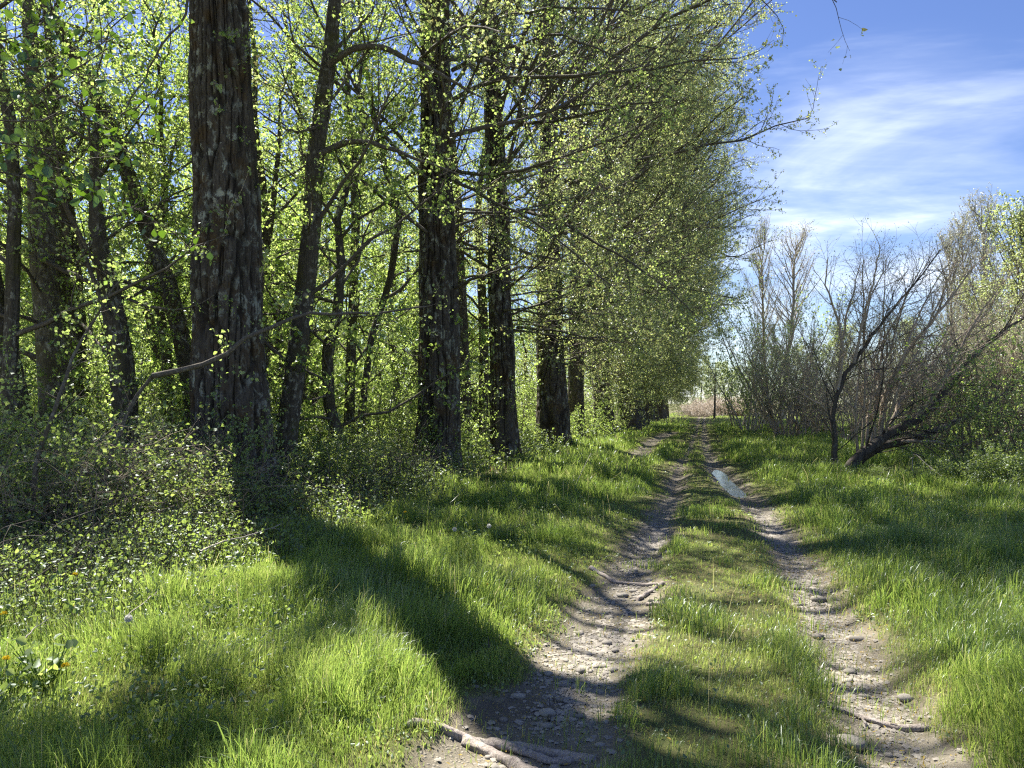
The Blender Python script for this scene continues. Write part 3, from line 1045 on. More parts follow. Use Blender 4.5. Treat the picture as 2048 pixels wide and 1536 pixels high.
# ------------------------------------------------------------------ slender trees of the wood
def alder(label, px, width, seed, base_v=None, top_z=13.0, nlimb=20, reach=3.6, nl=9, ls=0.062, mats=('alder_bark', 'twig', 'leaf_spring'), name='alder_tree', low=2.2, hand=(), k=40,
          cull=None, n2=9, n3=6, amp=0.012, group=None, cat='tree', lo=0.0, hi=1.0, crown=None):
    r = np.random.default_rng(seed)
    pl = pix_line(px)                         # from high to low
    pl = pl[::-1]
    d = pl[0]
    base = np.array([d[0] + 0.3 * (pl[0] - pl[1])[0], d[1], hz(d[0], d[1]) - 0.1])
    up = pl[-1] - pl[-2]
    up = up / max(1e-3, up[2])
    cl = [base] + [p for p in pl]
    while cl[-1][2] < top_z:
        up = norm(up + np.array([0.12 * r.normal(), 0.12 * r.normal(), 0.1]))
        cl.append(cl[-1] + up * 1.1)
    cl = np.array(cl)
    seg = np.r_[0, np.cumsum(np.linalg.norm(np.diff(cl, axis=0), axis=1))]
    r0 = 0.5 * width * px[len(px) // 2][2] / F_PX
    rad = r0 * np.interp(seg / seg[-1], [0, 0.05, 0.5, 1], [1.25, 1.12, 0.9, 0.12])
    loc = np.array([base[0], base[1], base[2] + 0.1])
    bt, bb, bf = Bag(), Bag(), Bag()
    C, Rr = trunk(bt, cl - loc, rad, k, seed, amp, 0.05, 0.05, 0.3, 4)
    keep = C[:, 2] > low
    Cc = C[keep]
    f = (np.arange(nlimb) + r.random(nlimb)) / nlimb
    ii = np.clip((f * (len(Cc) - 1)).astype(int), 0, len(Cc) - 1)
    st = Cc[ii]
    rr = Rr[keep][ii]
    az = r.uniform(0, 2 * np.pi, nlimb)
    el = np.radians(r.uniform(5, 55, nlimb))
    d = np.stack([np.cos(az) * np.cos(el), np.sin(az) * np.cos(el), np.sin(el)], 1)
    L = reach * (1.1 - 0.55 * f) * r.uniform(0.6, 1.15, nlimb)
    lp = grow(st, d, L, 8, 0.18, 0.03, r)
    LR = taper(np.minimum(rr * 0.5, 0.006 + 0.010 * L), 8, 0.2)
    tubes(bb, lp, LR, 5)
    c2 = (lambda q: cull(q, loc)) if cull else None
    twiggy(bb, bf, lp, LR, n2, 0.34 * reach, n3, 0.42, nl, ls, r, 0.15, (30, 65), 0.02, 0.0, 0.16, 3, 0.0042, c2, lo=lo, hi=hi)
    if crown is not None:                      # leafy boughs reaching forward high above
        kk = (C[:, 2] > 7.3) & (C[:, 2] < 9.0)
        n = 22
        st = C[kk][r.integers(0, kk.sum(), n)]
        en = np.array(crown) - loc + r.normal(size=(n, 3)) * np.array([1.0, 0.6, 0.45])
        tt = np.linspace(0, 1, 9)[None, :, None]
        lp = st[:, None] * (1 - tt) + en[:, None] * tt + np.array([0, 0, 1.0]) * np.sin(np.pi * tt) * 0.5 + 0.05 * r.normal(size=(n, 9, 3)) * np.sin(np.pi * tt)
        LR = taper(np.full(n, 0.025), 9, 0.25)
        tubes(bb, lp, LR, 5)
        twiggy(bb, bf, lp[:, 3:], LR[:, 3:], 9, 0.9, 6, 0.4, 10, 0.08, r)
    o = thing(name, label, cat, loc, group)
    for h in hand:
        hand_limb(o, h[0], h[1], bb, bf, seed + 7, *h[2:])
    bt.build('trunk', M[mats[0]], o, smooth=True)
    bb.build('branches', M[mats[1]], o, smooth=True)
    if bf.n:
        bf.build('foliage', M[mats[2]], o)
    return o


WG = 'slender trees of the wood behind the poplars'
gw = sun_gap(0.93, 0.34, 0.45)
alder('pale lichen spotted alder with thick trunk, standing nearest to the bramble tangle', [(52, -30, 13.4), (62, 100, 13.4), (76, 250, 13.5), (88, 450, 13.5), (102, 640, 13.5), (116, 800, 13.5)], 62, 301, hand=[
    ([(60, 500, 13.4), (110, 535, 13), (180, 562, 12.8), (250, 596, 12.6), (310, 616, 12.4), (380, 620, 12.0), (430, 590, 11.6)], 12, 10, 0.8, 5, 0.4, 4, 0.05),
    ([(75, 200, 13.4), (130, 190, 13), (185, 230, 12.6), (225, 280, 12.4), (300, 330, 12.2)], 10, 10, 0.9, 5, 0.4, 5, 0.055)], cull=gw, group=WG, mats=('pale_alder', 'twig', 'leaf_spring'), top_z=9.0)
alder('darker twin alder leaning close behind the pale lichen spotted one', [(95, 60, 14.4), (112, 250, 14.4), (132, 450, 14.4), (148, 640, 14.4), (156, 780, 14.4)], 44, 302, top_z=9.2, cull=gw, group=WG)
alder('dark mossy trunk cut by the frame edge beside the bramble tangle', [(-75, 380, 12.2), (-30, 520, 12.2), (2, 660, 12.2), (28, 780, 12.2), (48, 900, 12.2)], 44, 303, nlimb=14, reach=3.0, low=4.2, cull=gw,  group=WG)
alder('thin dark alder leaning strongly towards the big poplar', [(100, 20, 14), (171, 154, 14), (222, 250, 14), (288, 440, 14), (335, 560, 14), (368, 700, 14), (385, 800, 14)], 33, 304, cull=gw, group=WG)
alder('stubby grey leaning trunk wrapped in leafy scrub', [(196, 470, 12.6), (222, 590, 12.6), (243, 720, 12.6), (250, 800, 12.6)], 48, 305, top_z=5.6, nlimb=12, cull=gw, group=WG)
alder('curved dark alder with long crooked limbs between the first two poplars', [(672, -30, 13.6), (662, 80, 13.6), (650, 180, 13.6), (630, 320, 13.6), (624, 450, 13.6), (606, 620, 13.6), (588, 760, 13.6), (575, 860, 13.6)], 38, 306, hand=[
    ([(655, 130, 13.5), (690, 98, 13.4), (735, 92, 13.3), (775, 95, 13.2), (812, 122, 13.1), (860, 135, 12.9), (930, 180, 12.6), (1000, 210, 12.4)], 17, 10, 0.9, 5, 0.4, 5, 0.055),
    ([(638, 308, 13.5), (690, 283, 13.4), (735, 285, 13.2), (790, 300, 13.1), (832, 320, 13), (868, 330, 12.9), (930, 352, 12.7)], 15, 6, 0.8, 5, 0.4, 5, 0.055),
    ([(660, 112, 13.5), (700, 70, 13.5), (742, 32, 13.4), (756, -20, 13.4)], 11, 6, 0.9, 5, 0.4, 5, 0.055),
    ([(640, 250, 13.5), (590, 270, 13.2), (540, 240, 13), (480, 200, 12.6)], 7, 8, 0.7, 5, 0.35, 4, 0.05)], cull=gw, group=WG)
alder('thin upright trunk half way between curved alder and second poplar', [(688, 60, 20), (700, 250, 20), (712, 430, 20), (706, 600, 20), (700, 760, 20)], 19, 307, group=WG)
alder('sinuous sapling trunk hugging the edge of the big poplar', [(508, 220, 17), (520, 330, 17), (532, 420, 17), (524, 520, 17), (528, 640, 17), (530, 780, 17)], 16, 308, nlimb=10, group=WG)
alder('brown slender trunk standing just behind the gap of second and third poplar', [(900, 250, 22), (914, 430, 22), (920, 600, 22), (926, 760, 22), (932, 890, 22)], 27, 309, low=4, group=WG)
alder('thin dark trunk directly behind the third poplar', [(958, 480, 26), (966, 620, 26), (968, 760, 26), (966, 870, 26)], 19, 310, low=4, group=WG)
alder('thin leaning sapling with sparse leaves seen through the gap under the crooked limb', [(770, 330, 18.5), (800, 430, 18.5), (780, 560, 18.5), (742, 680, 18.5), (724, 820, 18.5)], 14, 311, nlimb=10, group=WG)
alder('tall faint trunk rising through bright leaves beside the curved alder', [(560, -20, 21), (590, 150, 21), (606, 300, 21), (612, 430, 21), (604, 600, 21), (600, 780, 21)], 20, 312, group=WG)
alder('lichen grey trunk leaning in from the frame corner', [(-60, -60, 12), (-10, 90, 12), (22, 250, 12), (30, 420, 12), (24, 620, 12), (20, 800, 12)], 26, 313, cull=gw, group=WG)

# kinds repeated deep in the wood
def wood_tree(seed, H=14, r0=0.12, nlimb=26, reach=3.6, nl=8, ls=0.09):
    r = np.random.default_rng(seed)
    bt, bb, bf = Bag(), Bag(), Bag()
    zs = np.linspace(-0.3, H, 12)
    cl = np.stack([np.cumsum(r.normal(size=12)) * 0.16, np.cumsum(r.normal(size=12)) * 0.16, zs], 1)
    cl[:, :2] -= cl[0, :2]
    rad = r0 * np.linspace(1.2, 0.1, 12)
    C, Rr = trunk(bt, cl, rad, 14, seed, 0.01, 0.07, 0.15, 0.3, 4)
    f = (np.arange(nlimb) + r.random(nlimb)) / nlimb
    z = 0.9 + (H * 0.95 - 0.9) * f ** 1.2
    st = np.stack([np.interp(z, zs, cl[:, i]) for i in range(3)], 1)
    az = r.uniform(0, 2 * np.pi, nlimb)
    el = np.radians(r.uniform(0, 55, nlimb))
    d = np.stack([np.cos(az) * np.cos(el), np.sin(az) * np.cos(el), np.sin(el)], 1)
    L = reach * (1.05 - 0.5 * f) * r.uniform(0.6, 1.2, nlimb)
    lp = grow(st, d, L, 7, 0.18, 0.03, r)
    LR = taper(0.006 + 0.008 * L, 7, 0.2)
    tubes(bb, lp, LR, 4)
    twiggy(bb, bf, lp, LR, 8, 0.36 * reach, 6, 0.5, nl, ls, r, 0.12, (30, 65), 0.02, 0.0, 0.16, 3, 0.006)
    return bt, bb, bf


DEEP = 'slender young trees deep in the sunlit wood'
DLAB = 'slender young tree with bright new leaves deep in the wood'
wp = []
for s in range(4):
    wp.append(add_tree('young_tree', wood_tree(400 + s, H=[9.5, 11, 8, 10][s]), DLAB, 'tree', (0, 0, 0), DEEP, ('alder_bark', 'twig', 'leaf_spring')))
spots = []
r5 = np.random.default_rng(55)
tries = 0
while len(spots) < 84 and tries < 9000:
    tries += 1
    y = r5.uniform(15.5, 75)
    x = r5.uniform(-0.72 * y - 1, 0.2477 * y - 6.8)
    if y < 24 and x > -3.4:
        continue
    md = 1.5 + 0.025 * y
    if all((x - a) ** 2 + (y - b) ** 2 > md ** 2 for a, b in spots):
        spots.append((x, y))
for i, (x, y) in enumerate(spots):
    loc = (x, y, hz(x, y))
    s = r5.uniform(0.8, 1.2)
    if i < 4:
        wp[i].location = loc
        wp[i].scale = (s, s, s)
    else:
        dup(wp[i % 4], DLAB, loc, r5.uniform(0, 6.28), (s, s, s), DEEP)


# ------------------------------------------------------------------ shrubs
def shrub(seed, nst, H, spread, n2, n3, nl, ls, stem_r=0.014, flat=0.3, tip=0.004, L2=0.7, L3=0.35, wander=0.13, base_r=0.25, arch=0.0, lo=0.0, hi=1.0, fine=False):
    r = np.random.default_rng(seed)
    bs, bf = Bag(), Bag()
    a = r.uniform(0, 2 * np.pi, nst)
    rr = base_r * np.sqrt(r.random(nst))
    st = np.stack([rr * np.cos(a), rr * np.sin(a), np.full(nst, -0.08)], 1)
    a = a + r.normal(size=nst) * 0.5
    tl = np.abs(r.normal(size=nst)) * spread * 0.6 + spread * 0.25
    d = norm(np.stack([np.cos(a) * tl, np.sin(a) * tl, np.ones(nst)], 1))
    L = H * r.uniform(0.6, 1.15, nst)
    up = np.linspace(0.06, -arch, 9)
    pl = grow(st, d, L, 9, wander, up, r)
    R = taper(stem_r * r.uniform(0.6, 1.2, nst), 9, 0.25)
    tubes(bs, pl, R, 5)
    twiggy(bs, bf, pl, R, n2, L2, n3, L3, nl, ls, r, 0.15, (25, 60), 0.03, 0.02, wander, 3, tip, None, flat, fine, lo, hi, 0.1, 1.0, 0.03)
    return bs, bf


def add_shrub(name, bags, label, cat, loc, group, mats, rz=0.0, sc=1.0):
    o = thing(name, label, cat, loc, group, rz, sc)
    bags[0].build('stems', M[mats[0]], o, smooth=True)
    if bags[1].n:
        bags[1].build('foliage', M[mats[1]], o)
    return o


def gl(u, v):
    g = G(u, v)
    return (g[0], g[1], hz(g[0], g[1]))


# understorey of the wood: leafy thicket bushes
TH = 'leafy thicket bushes between the trunks of the wood'
TLAB = 'leafy green thicket bush growing among the trunks in the wood'
tp = [add_shrub('thicket_bush', shrub(500 + i, 16, [2.6, 3.4, 2.0, 3.0][i], 0.8, 7, 5, 6, 0.06, 0.012, 0.3, 0.004, 0.8, 0.4), TLAB, 'bush', (0, 0, 0), TH, ('twig', ['leaf_bush', 'leaf_spring'][i % 2]))
      for i in range(4)]
spots2 = []
r6 = np.random.default_rng(66)
tries = 0
while len(spots2) < 110 and tries < 9000:
    tries += 1
    y = r6.uniform(9.5, 62)
    x = r6.uniform(-0.70 * y - 0.8, 0.2477 * y - 6.6)
    if wood_edge(np.array([x]), np.array([y]))[0] < 1.5:
        continue
    md = 0.95 + 0.016 * y
    if all((x - a) ** 2 + (y - b) ** 2 > md ** 2 for a, b in spots2):
        spots2.append((x, y))
for i, (x, y) in enumerate(spots2):
    loc = (x, y, hz(x, y))
    s = r6.uniform(0.75, 1.15) * (0.72 if y < 13 else 1.0)
    if i < 4:
        tp[i].location = loc
        tp[i].scale = (s, s, s)
    else:
        dup(tp[i % 4], TLAB, loc, r6.uniform(0, 6.28), (s, s, s), TH)

# brambles along the edge of the wood
BR = 'brambles tangled along the edge of the wood'
bram = [
    (40, 1075, 1.15, 'sprawling bramble bush at the frame edge under the mossy leaning trunk', 0),
    (150, 1085, 1.2, 'dark bramble bush with dead brown canes in front of the pale lichen alder', 1),
    (265, 1060, 1.25, 'dense bramble bush with dead canes below the long bare branch', 1),
    (370, 1070, 0.8, 'low bramble bush right at the foot of the biggest poplar', 0),
    (90, 985, 1.15, 'tall bramble thicket behind the dead brown canes', 2),
    (215, 985, 1.1, 'leafy bramble mound under the bend of the long bare branch', 2),
    (330, 990, 1.0, 'leafy bramble bush pressed against the shady side of the biggest poplar', 0),
    (600, 1000, 0.8, 'dark green bramble filling the gap beside the biggest poplar', 2),
    (680, 970, 0.9, 'rounded dark bramble midway between first and second poplar', 0),
    (760, 965, 0.8, 'brownish bramble with dry leaves near the foot of the second poplar', 1),
    (800, 930, 0.9, 'pale leafed bramble climbing behind the second poplar', 2),
    (640, 930, 1.2, 'tall bramble below the curved alder', 2),
    (950, 915, 0.7, 'small bramble between second and third poplar', 0),
]
bp = [shrub(600, 30, 1.7, 1.3, 8, 4, 7, 0.045, 0.006, 0.6, 0.0025, 0.55, 0.25, 0.16, 0.5, 0.22),
      shrub(601, 44, 1.5, 1.4, 8, 5, 2, 0.042, 0.006, 0.6, 0.0028, 0.6, 0.3, 0.2, 0.55, 0.25),
      shrub(602, 30, 2.0, 1.1, 8, 4, 8, 0.05, 0.007, 0.6, 0.0025, 0.6, 0.28, 0.16, 0.5, 0.18)]
bobj = {}
for u, v, s, lab, kd in bram:
    loc = gl(u, v)
    if kd not in bobj:
        bobj[kd] = add_shrub('bramble_bush', bp[kd], lab, 'bush', loc, BR, ('dry' if kd == 1 else 'twig', 'leaf_bush'), 0, s)
    else:
        dup(bobj[kd], lab, loc, rng.uniform(0, 6.28), (s, s, s), BR)

# leafy suckers around the row's feet
SK = 'leafy suckers growing around the poplar feet'
sk = shrub(640, 12, 1.5, 0.5, 6, 4, 6, 0.05, 0.008, 0.2, 0.003, 0.4, 0.22)
so = None
for u, v, s, lab in [(852, 955, 0.9, 'leafy shoots clustered against the second poplar'), (1190, 880, 1.3, 'bright leafy sucker clump between fifth and sixth poplar'),
                     (1150, 885, 1.0, 'thin leafy sucker clump beside the fourth poplar'), (1068, 900, 0.7, 'small leafy sucker between third and fourth poplar'),
                     (1225, 868, 1.2, 'leafy sucker clump at the sixth poplar on the bank'), (915, 935, 0.9, 'leafy sucker behind the second poplar in the gap')]:
    if so is None:
        so = add_shrub('sucker_bush', sk, lab, 'bush', gl(u, v), SK, ('twig', 'leaf_spring'), 0, s)
    else:
        dup(so, lab, gl(u, v), rng.uniform(0, 6.28), (s, s, s), SK)

# the long bare branch and the leaning stem in front of the big poplar
sap = thing('bent_sapling', 'bent sapling whose long bare branch crosses in front of the biggest poplar', 'sapling', gl(190, 1040))
hb, hf = Bag(), Bag()
hand_limb(sap, [(190, 1040, 8.6), (215, 940, 8.6), (245, 845, 8.8), (283, 775, 9), (305, 752, 9.0)], 10, hb, hf, 31, 4, 0.5, 3, 0.3, 4, 0.05, 0.75, 8)
hand_limb(sap, [(305, 752, 9.0), (335, 746, 9.05), (390, 736, 9.1), (440, 709, 9.2), (500, 672, 9.3), (560, 641, 9.5), (620, 627, 9.7), (700, 628, 10), (790, 624, 10.4), (860, 612, 10.7)], 12, hb, hf, 32, 12, 0.55, 4, 0.3, 4, 0.05, 0.25, 9, True, 0.3, 1.0)
hb.build('stem', M['twig'], sap, smooth=True)
hf.build('foliage', M['leaf_spring'], sap)
sap2 = thing('leaning_sapling', 'thin dark sapling stem leaning out of the bramble tangle', 'sapling', gl(62, 1010))
hb, hf = Bag(), Bag()
hand_limb(sap2, [(62, 1010, 8.2), (80, 900, 8.2), (102, 840, 8.2), (130, 765, 8.3), (150, 690, 8.4), (182, 640, 8.5), (240, 560, 8.6)], 11, hb, hf, 33, 12, 0.7, 5, 0.35, 5, 0.055, 0.3, 8)
hb.build('stem', M['twig'], sap2, smooth=True)
hf.build('foliage', M['leaf_spring'], sap2)

# tree standing outside the picture whose leafy boughs hang in
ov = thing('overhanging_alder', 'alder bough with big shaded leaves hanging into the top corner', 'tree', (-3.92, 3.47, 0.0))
bt = Bag()
trunk(bt, np.array([[0, 0, -0.2], [0.05, 0, 2], [0.0, 0.05, 4], [-0.1, 0, 6.5], [-0.2, 0.1, 9]]), np.array([0.2, 0.17, 0.15, 0.12, 0.05]), 40, 9, 0.015, 0.05, 0.06, 0.3, 4)
bt.build('trunk', M['alder_bark'], ov, smooth=True)
hb, hf = Bag(), Bag()
for sd, px in enumerate([
        [(-640, 100, 3.5), (-250, 120, 3.5), (-40, 145, 3.5), (70, 140, 3.5), (180, 108, 3.5), (240, 60, 3.5)],
        [(-640, 240, 3.5), (-200, 230, 3.6), (0, 250, 3.6), (90, 235, 3.7), (190, 215, 3.8), (260, 230, 3.9)],
        [(-640, 280, 3.5), (-200, 300, 3.6), (20, 275, 3.7), (100, 290, 3.7), (180, 325, 3.8), (250, 400, 4)],
        [(-640, 330, 3.5), (-200, 350, 3.6), (0, 330, 3.8), (120, 370, 4.2), (230, 390, 4.4), (330, 460, 4.6)],
        [(-640, 0, 3.5), (-200, 60, 3.6), (0, 90, 3.8), (60, 60, 3.8), (110, 20, 4)]]):
    hand_limb(ov, px, 9, hb, hf, 71 + sd, 8, 0.42, 3, 0.2, 3, 0.054, 0.12, 6, True, 0.0, 0.6, 16, (25, 60))
hand_limb(ov, [(395, -40, 7), (385, 0, 7), (369, 41, 7), (328, 85, 7), (301, 130, 7), (279, 155, 7), (270, 195, 7), (232, 239, 7)], 6, hb, hf, 80, 5, 0.4, 2, 0.2, 2, 0.05, 0.4, 5)
# upper crown of the same tree, above the picture
rr_ = np.random.default_rng(81)
st = np.array([[0.0, 0, z] for z in np.linspace(4.5, 8.6, 12)])
az = rr_.uniform(0, 2 * np.pi, 12)
lp = grow(st, np.stack([np.cos(az), np.sin(az), np.full(12, 0.6)], 1), rr_.uniform(1.6, 3.0, 12), 7, 0.15, 0.03, rr_)
tubes(hb, lp, taper(np.full(12, 0.03), 7, 0.2), 5)
twiggy(hb, hf, lp, taper(np.full(12, 0.03), 7, 0.2), 7, 1.0, 5, 0.35, 6, 0.07, rr_)
hb.build('branches', M['twig'], ov, smooth=True)
hf.build('foliage', M['leaf_shaded'], ov)


# ------------------------------------------------------------------ the open side: willows and scrub
def willow(seed, nst, H, spread, n2=9, n3=7, L2=1.3, L3=0.55, stem=0.035, nl=0, ls=0.03, base_r=0.45, tip=0.005, dirbias=None, arch=0.0, wander=0.1):
    r = np.random.default_rng(seed)
    bs, bf = Bag(), Bag()
    a = r.uniform(0, 2 * np.pi, nst)
    rr = base_r * np.sqrt(r.random(nst))
    st = np.stack([rr * np.cos(a), rr * np.sin(a), np.full(nst, -0.1)], 1)
    tl = spread * (0.15 + 0.85 * r.random(nst))
    d = np.stack([np.cos(a) * tl, np.sin(a) * tl, np.ones(nst)], 1)
    if dirbias is not None:
        d += np.array(dirbias)
    L = H * r.uniform(0.55, 1.12, nst)
    pl = grow(st, norm(d), L, 10, wander, np.linspace(0.05, 0.05 - arch, 10), r)
    R = taper(stem * r.uniform(0.5, 1.25, nst), 10, 0.18)
    tubes(bs, pl, R, 6)
    twiggy(bs, bf, pl, R, n2, L2, n3, L3, nl, ls, r, 0.18, (18, 48), 0.05, 0.05, wander * 1.2, 3, tip, None, 0.0)
    return bs, bf


# hand-built leaning willow
wl = gl(1692, 946)
wil = thing('willow_tree', 'leaning bare willow with arching dark trunk over the grass', 'tree', wl)
bt, hb, hf = Bag(), Bag(), Bag()
D0 = wl[1]


def wlimb(px, w, n2=0, L2=1.2, n3=6, L3=0.5, tip=0.4, P=16, seed=0, bag=None, k=8, nl=1):
    p3 = [(u, v, D0 + dy) for u, v, dy in px]
    return hand_limb(wil, p3, w, bag or hb, hf, 900 + seed, n2, L2, n3, L3, nl, 0.035, tip, k, False, 0.3, 1.0, P, (20, 55), 0.0048)


wlimb([(1688, 950, 0), (1706, 922, 0), (1726, 905, 0), (1775, 869, 0.2), (1826, 845, 0.4), (1862, 816, 0.6), (1897, 770, 0.8), (1946, 715, 1.0), (2010, 660, 1.2), (2080, 610, 1.4)], 22, 22, 2.2, 7, 0.7, 0.2, 22, 1, bt, 12)
wlimb([(1694, 952, 0.2), (1722, 912, 0.3), (1760, 892, 0.4), (1800, 884, 0.5), (1845, 872, 0.7), (1900, 850, 0.9), (1990, 800, 1.3), (2090, 720, 1.6)], 20, 18, 2.0, 7, 0.7, 0.2, 22, 2, bt, 12)
wlimb([(1761, 872, 0.2), (1762, 840, 0.2), (1768, 790, 0.2), (1796, 732, 0.2), (1826, 691, 0.2), (1860, 650, 0.1), (1905, 590, 0), (1950, 530, -0.1)], 12, 20, 1.7, 9, 0.6, 0.2, 18, 3)
wlimb([(1775, 868, 0.3), (1800, 800, 0.6), (1850, 740, 0.9), (1900, 690, 1.2), (1980, 620, 1.5)], 10, 18, 1.8, 9, 0.6, 0.2, 16, 4)
wlimb([(1830, 843, 0.5), (1870, 790, 0.2), (1900, 730, 0), (1950, 640, -0.2), (2010, 560, -0.4)], 9, 18, 1.8, 9, 0.6, 0.2, 16, 5)
wlimb([(1790, 886, 0.5), (1850, 880, 0.2), (1910, 895, 0.0), (1950, 880, -0.2), (2010, 870, -0.4)], 8, 10, 1.0, 5, 0.5, 0.2, 14, 6)
for i in range(7):
    rr_ = np.random.default_rng(930 + i)
    u0 = 1715 + i * 9
    wlimb([(u0, 905 - i * 5, 0.2), (u0 + 10 + rr_.normal() * 12, 800, 0.1 + rr_.normal() * 0.3), (u0 + 14 + i * 6 + rr_.normal() * 16, 700, rr_.normal() * 0.4),
           (u0 + 20 + i * 12 + rr_.normal() * 18, 600, rr_.normal() * 0.5), (u0 + 28 + i * 20 + rr_.normal() * 18, 520, rr_.normal() * 0.6)], 6, 18, 1.4, 9, 0.55, 0.25, 14, 20 + i)
bt.build('trunk', M['poplar_bark_far'], wil, smooth=True)
hb.build('branches', M['willow_twig'], wil, smooth=True)
hf.build('buds', M['leaf_pale'], wil)

wl = gl(1667, 950)
D0 = wl[1]
wil = thing('willow_sapling', 'slim crooked bare willow standing upright beside the leaning one', 'tree', wl)
bt, hb, hf = Bag(), Bag(), Bag()
wlimb([(1666, 954, 0), (1671, 893, 0), (1666, 860, 0), (1662, 825, 0), (1676, 780, 0), (1707, 726, 0), (1731, 691, 0), (1760, 652, 0), (1800, 600, 0.1), (1850, 545, 0.2), (1880, 500, 0.3)], 13, 26, 1.4, 8, 0.5, 0.12, 24, 11, bt, 10)
wlimb([(1676, 780, 0), (1685, 710, -0.1), (1681, 645, -0.1), (1662, 605, -0.2), (1650, 565, -0.2), (1656, 515, -0.2)], 8, 18, 1.0, 6, 0.45, 0.25, 16, 12)
wlimb([(1680, 775, 0), (1682, 700, 0.2), (1690, 640, 0.3), (1705, 590, 0.4), (1720, 530, 0.5)], 7, 16, 1.0, 6, 0.45, 0.25, 16, 13)
wlimb([(1707, 726, 0), (1725, 650, -0.2), (1740, 590, -0.3), (1752, 530, -0.3), (1760, 490, -0.3)], 7, 16, 1.1, 6, 0.45, 0.25, 16, 14)
wlimb([(1664, 840, 0), (1640, 810, -0.3), (1610, 790, -0.5), (1570, 765, -0.7)], 5, 8, 0.6, 3, 0.3, 0.3, 12, 15)
bt.build('trunk', M['poplar_bark_far'], wil, smooth=True)
hb.build('branches', M['willow_twig'], wil, smooth=True)
hf.build('buds', M['leaf_pale'], wil)

WS = 'bare twiggy willow shrubs on the open side of the track'
w_a = willow(700, 42, 6.2, 0.55, 11, 8, 1.4, 0.6, 0.035, 2, 0.06, 1.0, 0.0065, wander=0.17)
w_b = willow(701, 30, 5.2, 0.6, 10, 7, 1.3, 0.6, 0.03, 1, 0.05, 0.4, 0.006, wander=0.17)
wo_a = add_shrub('willow_shrub', w_a, 'dense many stemmed bare willow with black stem bases on the bright grass', 'shrub', gl(1585, 877), WS, ('willow_twig', 'leaf_pale'))
wo_b = add_shrub('willow_shrub', w_b, 'bare brown willow shrub directly behind the leaning trunk', 'shrub', gl(1790, 908), WS, ('willow_twig', 'leaf_pale'), 0, 0.72)
for u, v, s, k, lab in [
        (1690, 885, 0.8, 1, 'brown twiggy shrub behind the slim crooked willow'),
        (1870, 905, 0.8, 1, 'grey brown shrub arching behind the leafy hazel'),
        (1975, 912, 0.85, 0, 'tall grey twig mass above the leafy hazel'),
        (2075, 915, 1.1, 1, 'twiggy willow cut by the frame edge above the leafy hazel'),
        (1725, 868, 0.75, 0, 'pale brown willow shrub far behind the slim crooked willow'),
        (1850, 875, 0.8, 0, 'large hazy brown willow behind the arching trunk'),
        (1640, 868, 0.8, 1, 'low bare shrub beside the black stemmed willow'),
        (2010, 880, 1.0, 0, 'big bare willow beneath the green tree at the frame edge'),
        (1620, 862, 0.9, 1, 'thin grey willow shrub just behind the black stemmed one')]:
    dup(wo_a if k == 0 else wo_b, lab, gl(u, v), rng.uniform(0, 6.28), (s, s, s * rng.uniform(0.9, 1.1)), WS)

# leafy hazels at the edge
HZ = 'fresh leafed hazel bushes at the edge of the open grass'
h_a = shrub(720, 14, 2.6, 0.7, 7, 4, 6, 0.055, 0.012, 0.9, 0.004, 0.9, 0.4)
h_b = shrub(721, 22, 1.1, 1.2, 7, 4, 8, 0.05, 0.006, 0.9, 0.003, 0.45, 0.22, 0.15, 0.4, 0.12)
ho = add_shrub('hazel_bush', h_a, 'fresh leafed hazel with one straight thin stem under the willow arch', 'bush', gl(1950, 962), HZ, ('twig', 'leaf_spring'))
hl = add_shrub('hazel_bush', h_b, 'low leafy bramble mound spilling onto the grass below the hazel', 'bush', gl(1985, 985), HZ, ('twig', 'leaf_bush'), 0, 0.7)
for u, v, s, o_, lab in [(2040, 960, 1.1, ho, 'second hazel bush with bright leaves beside the straight stemmed one'),
                         (2110, 970, 1.2, ho, 'hazel bush cut by the frame edge'),
                         (1960, 915, 0.8, ho, 'small leafy hazel beyond the arching trunk'),
                         (2030, 925, 1.3, ho, 'taller hazel behind the two leafy ones'),
                         (2060, 992, 0.8, hl, 'low leafy mound at the frame edge in the grass'),
                         (1850, 975, 0.4, hl, 'small leafy mound near the broken pale reed'),
                         (1765, 968, 0.3, hl, 'tiny leafy mound beside the foot of the leaning willow'),
                         (1950, 966, 0.55, hl, 'leafy mound around the foot of the straight stemmed hazel')]:
    dup(o_, lab, gl(u, v), rng.uniform(0, 6.28), (s, s, s), HZ)

# pale stemmed little trees at the far bend, with light leaves
PS = 'small pale stemmed trees near the far bend of the track'
ps_b = willow(730, 7, 5.5, 0.5, 8, 6, 1.3, 0.6, 0.05, 6, 0.085, 0.5, 0.008)
po = add_shrub('birch_clump', ps_b, 'pale stemmed birch clump with light green leaves past the black stemmed willow', 'tree', gl(1497, 866), PS, ('pale_twig', 'leaf_spring'))
for u, v, s, lab in [(1478, 856, 1.0, 'slimmer pale stemmed birch just beyond the clump'), (1520, 864, 0.7, 'short stubby birch with broken pale limbs'),
                     (1560, 862, 1.35, 'taller light green tree rising behind the black stemmed willow'), (1610, 858, 1.4, 'light green tree with thin crown behind the grey willow shrub'),
                     (1530, 852, 1.7, 'pale green tree behind the birch clump')]:
    dup(po, lab, gl(u, v), rng.uniform(0, 6.28), (s, s, s), PS)

lone = alder('lone thin dark sapling in the middle of the far end of the track', [(1430, 752, 78), (1430, 790, 78), (1429, 836, 78)], 4, 740, top_z=4.5, nlimb=14, reach=1.7, nl=0, low=2.4, name='lone_sapling', k=10, mats=('poplar_bark_far', 'willow_twig', 'leaf_pale'))


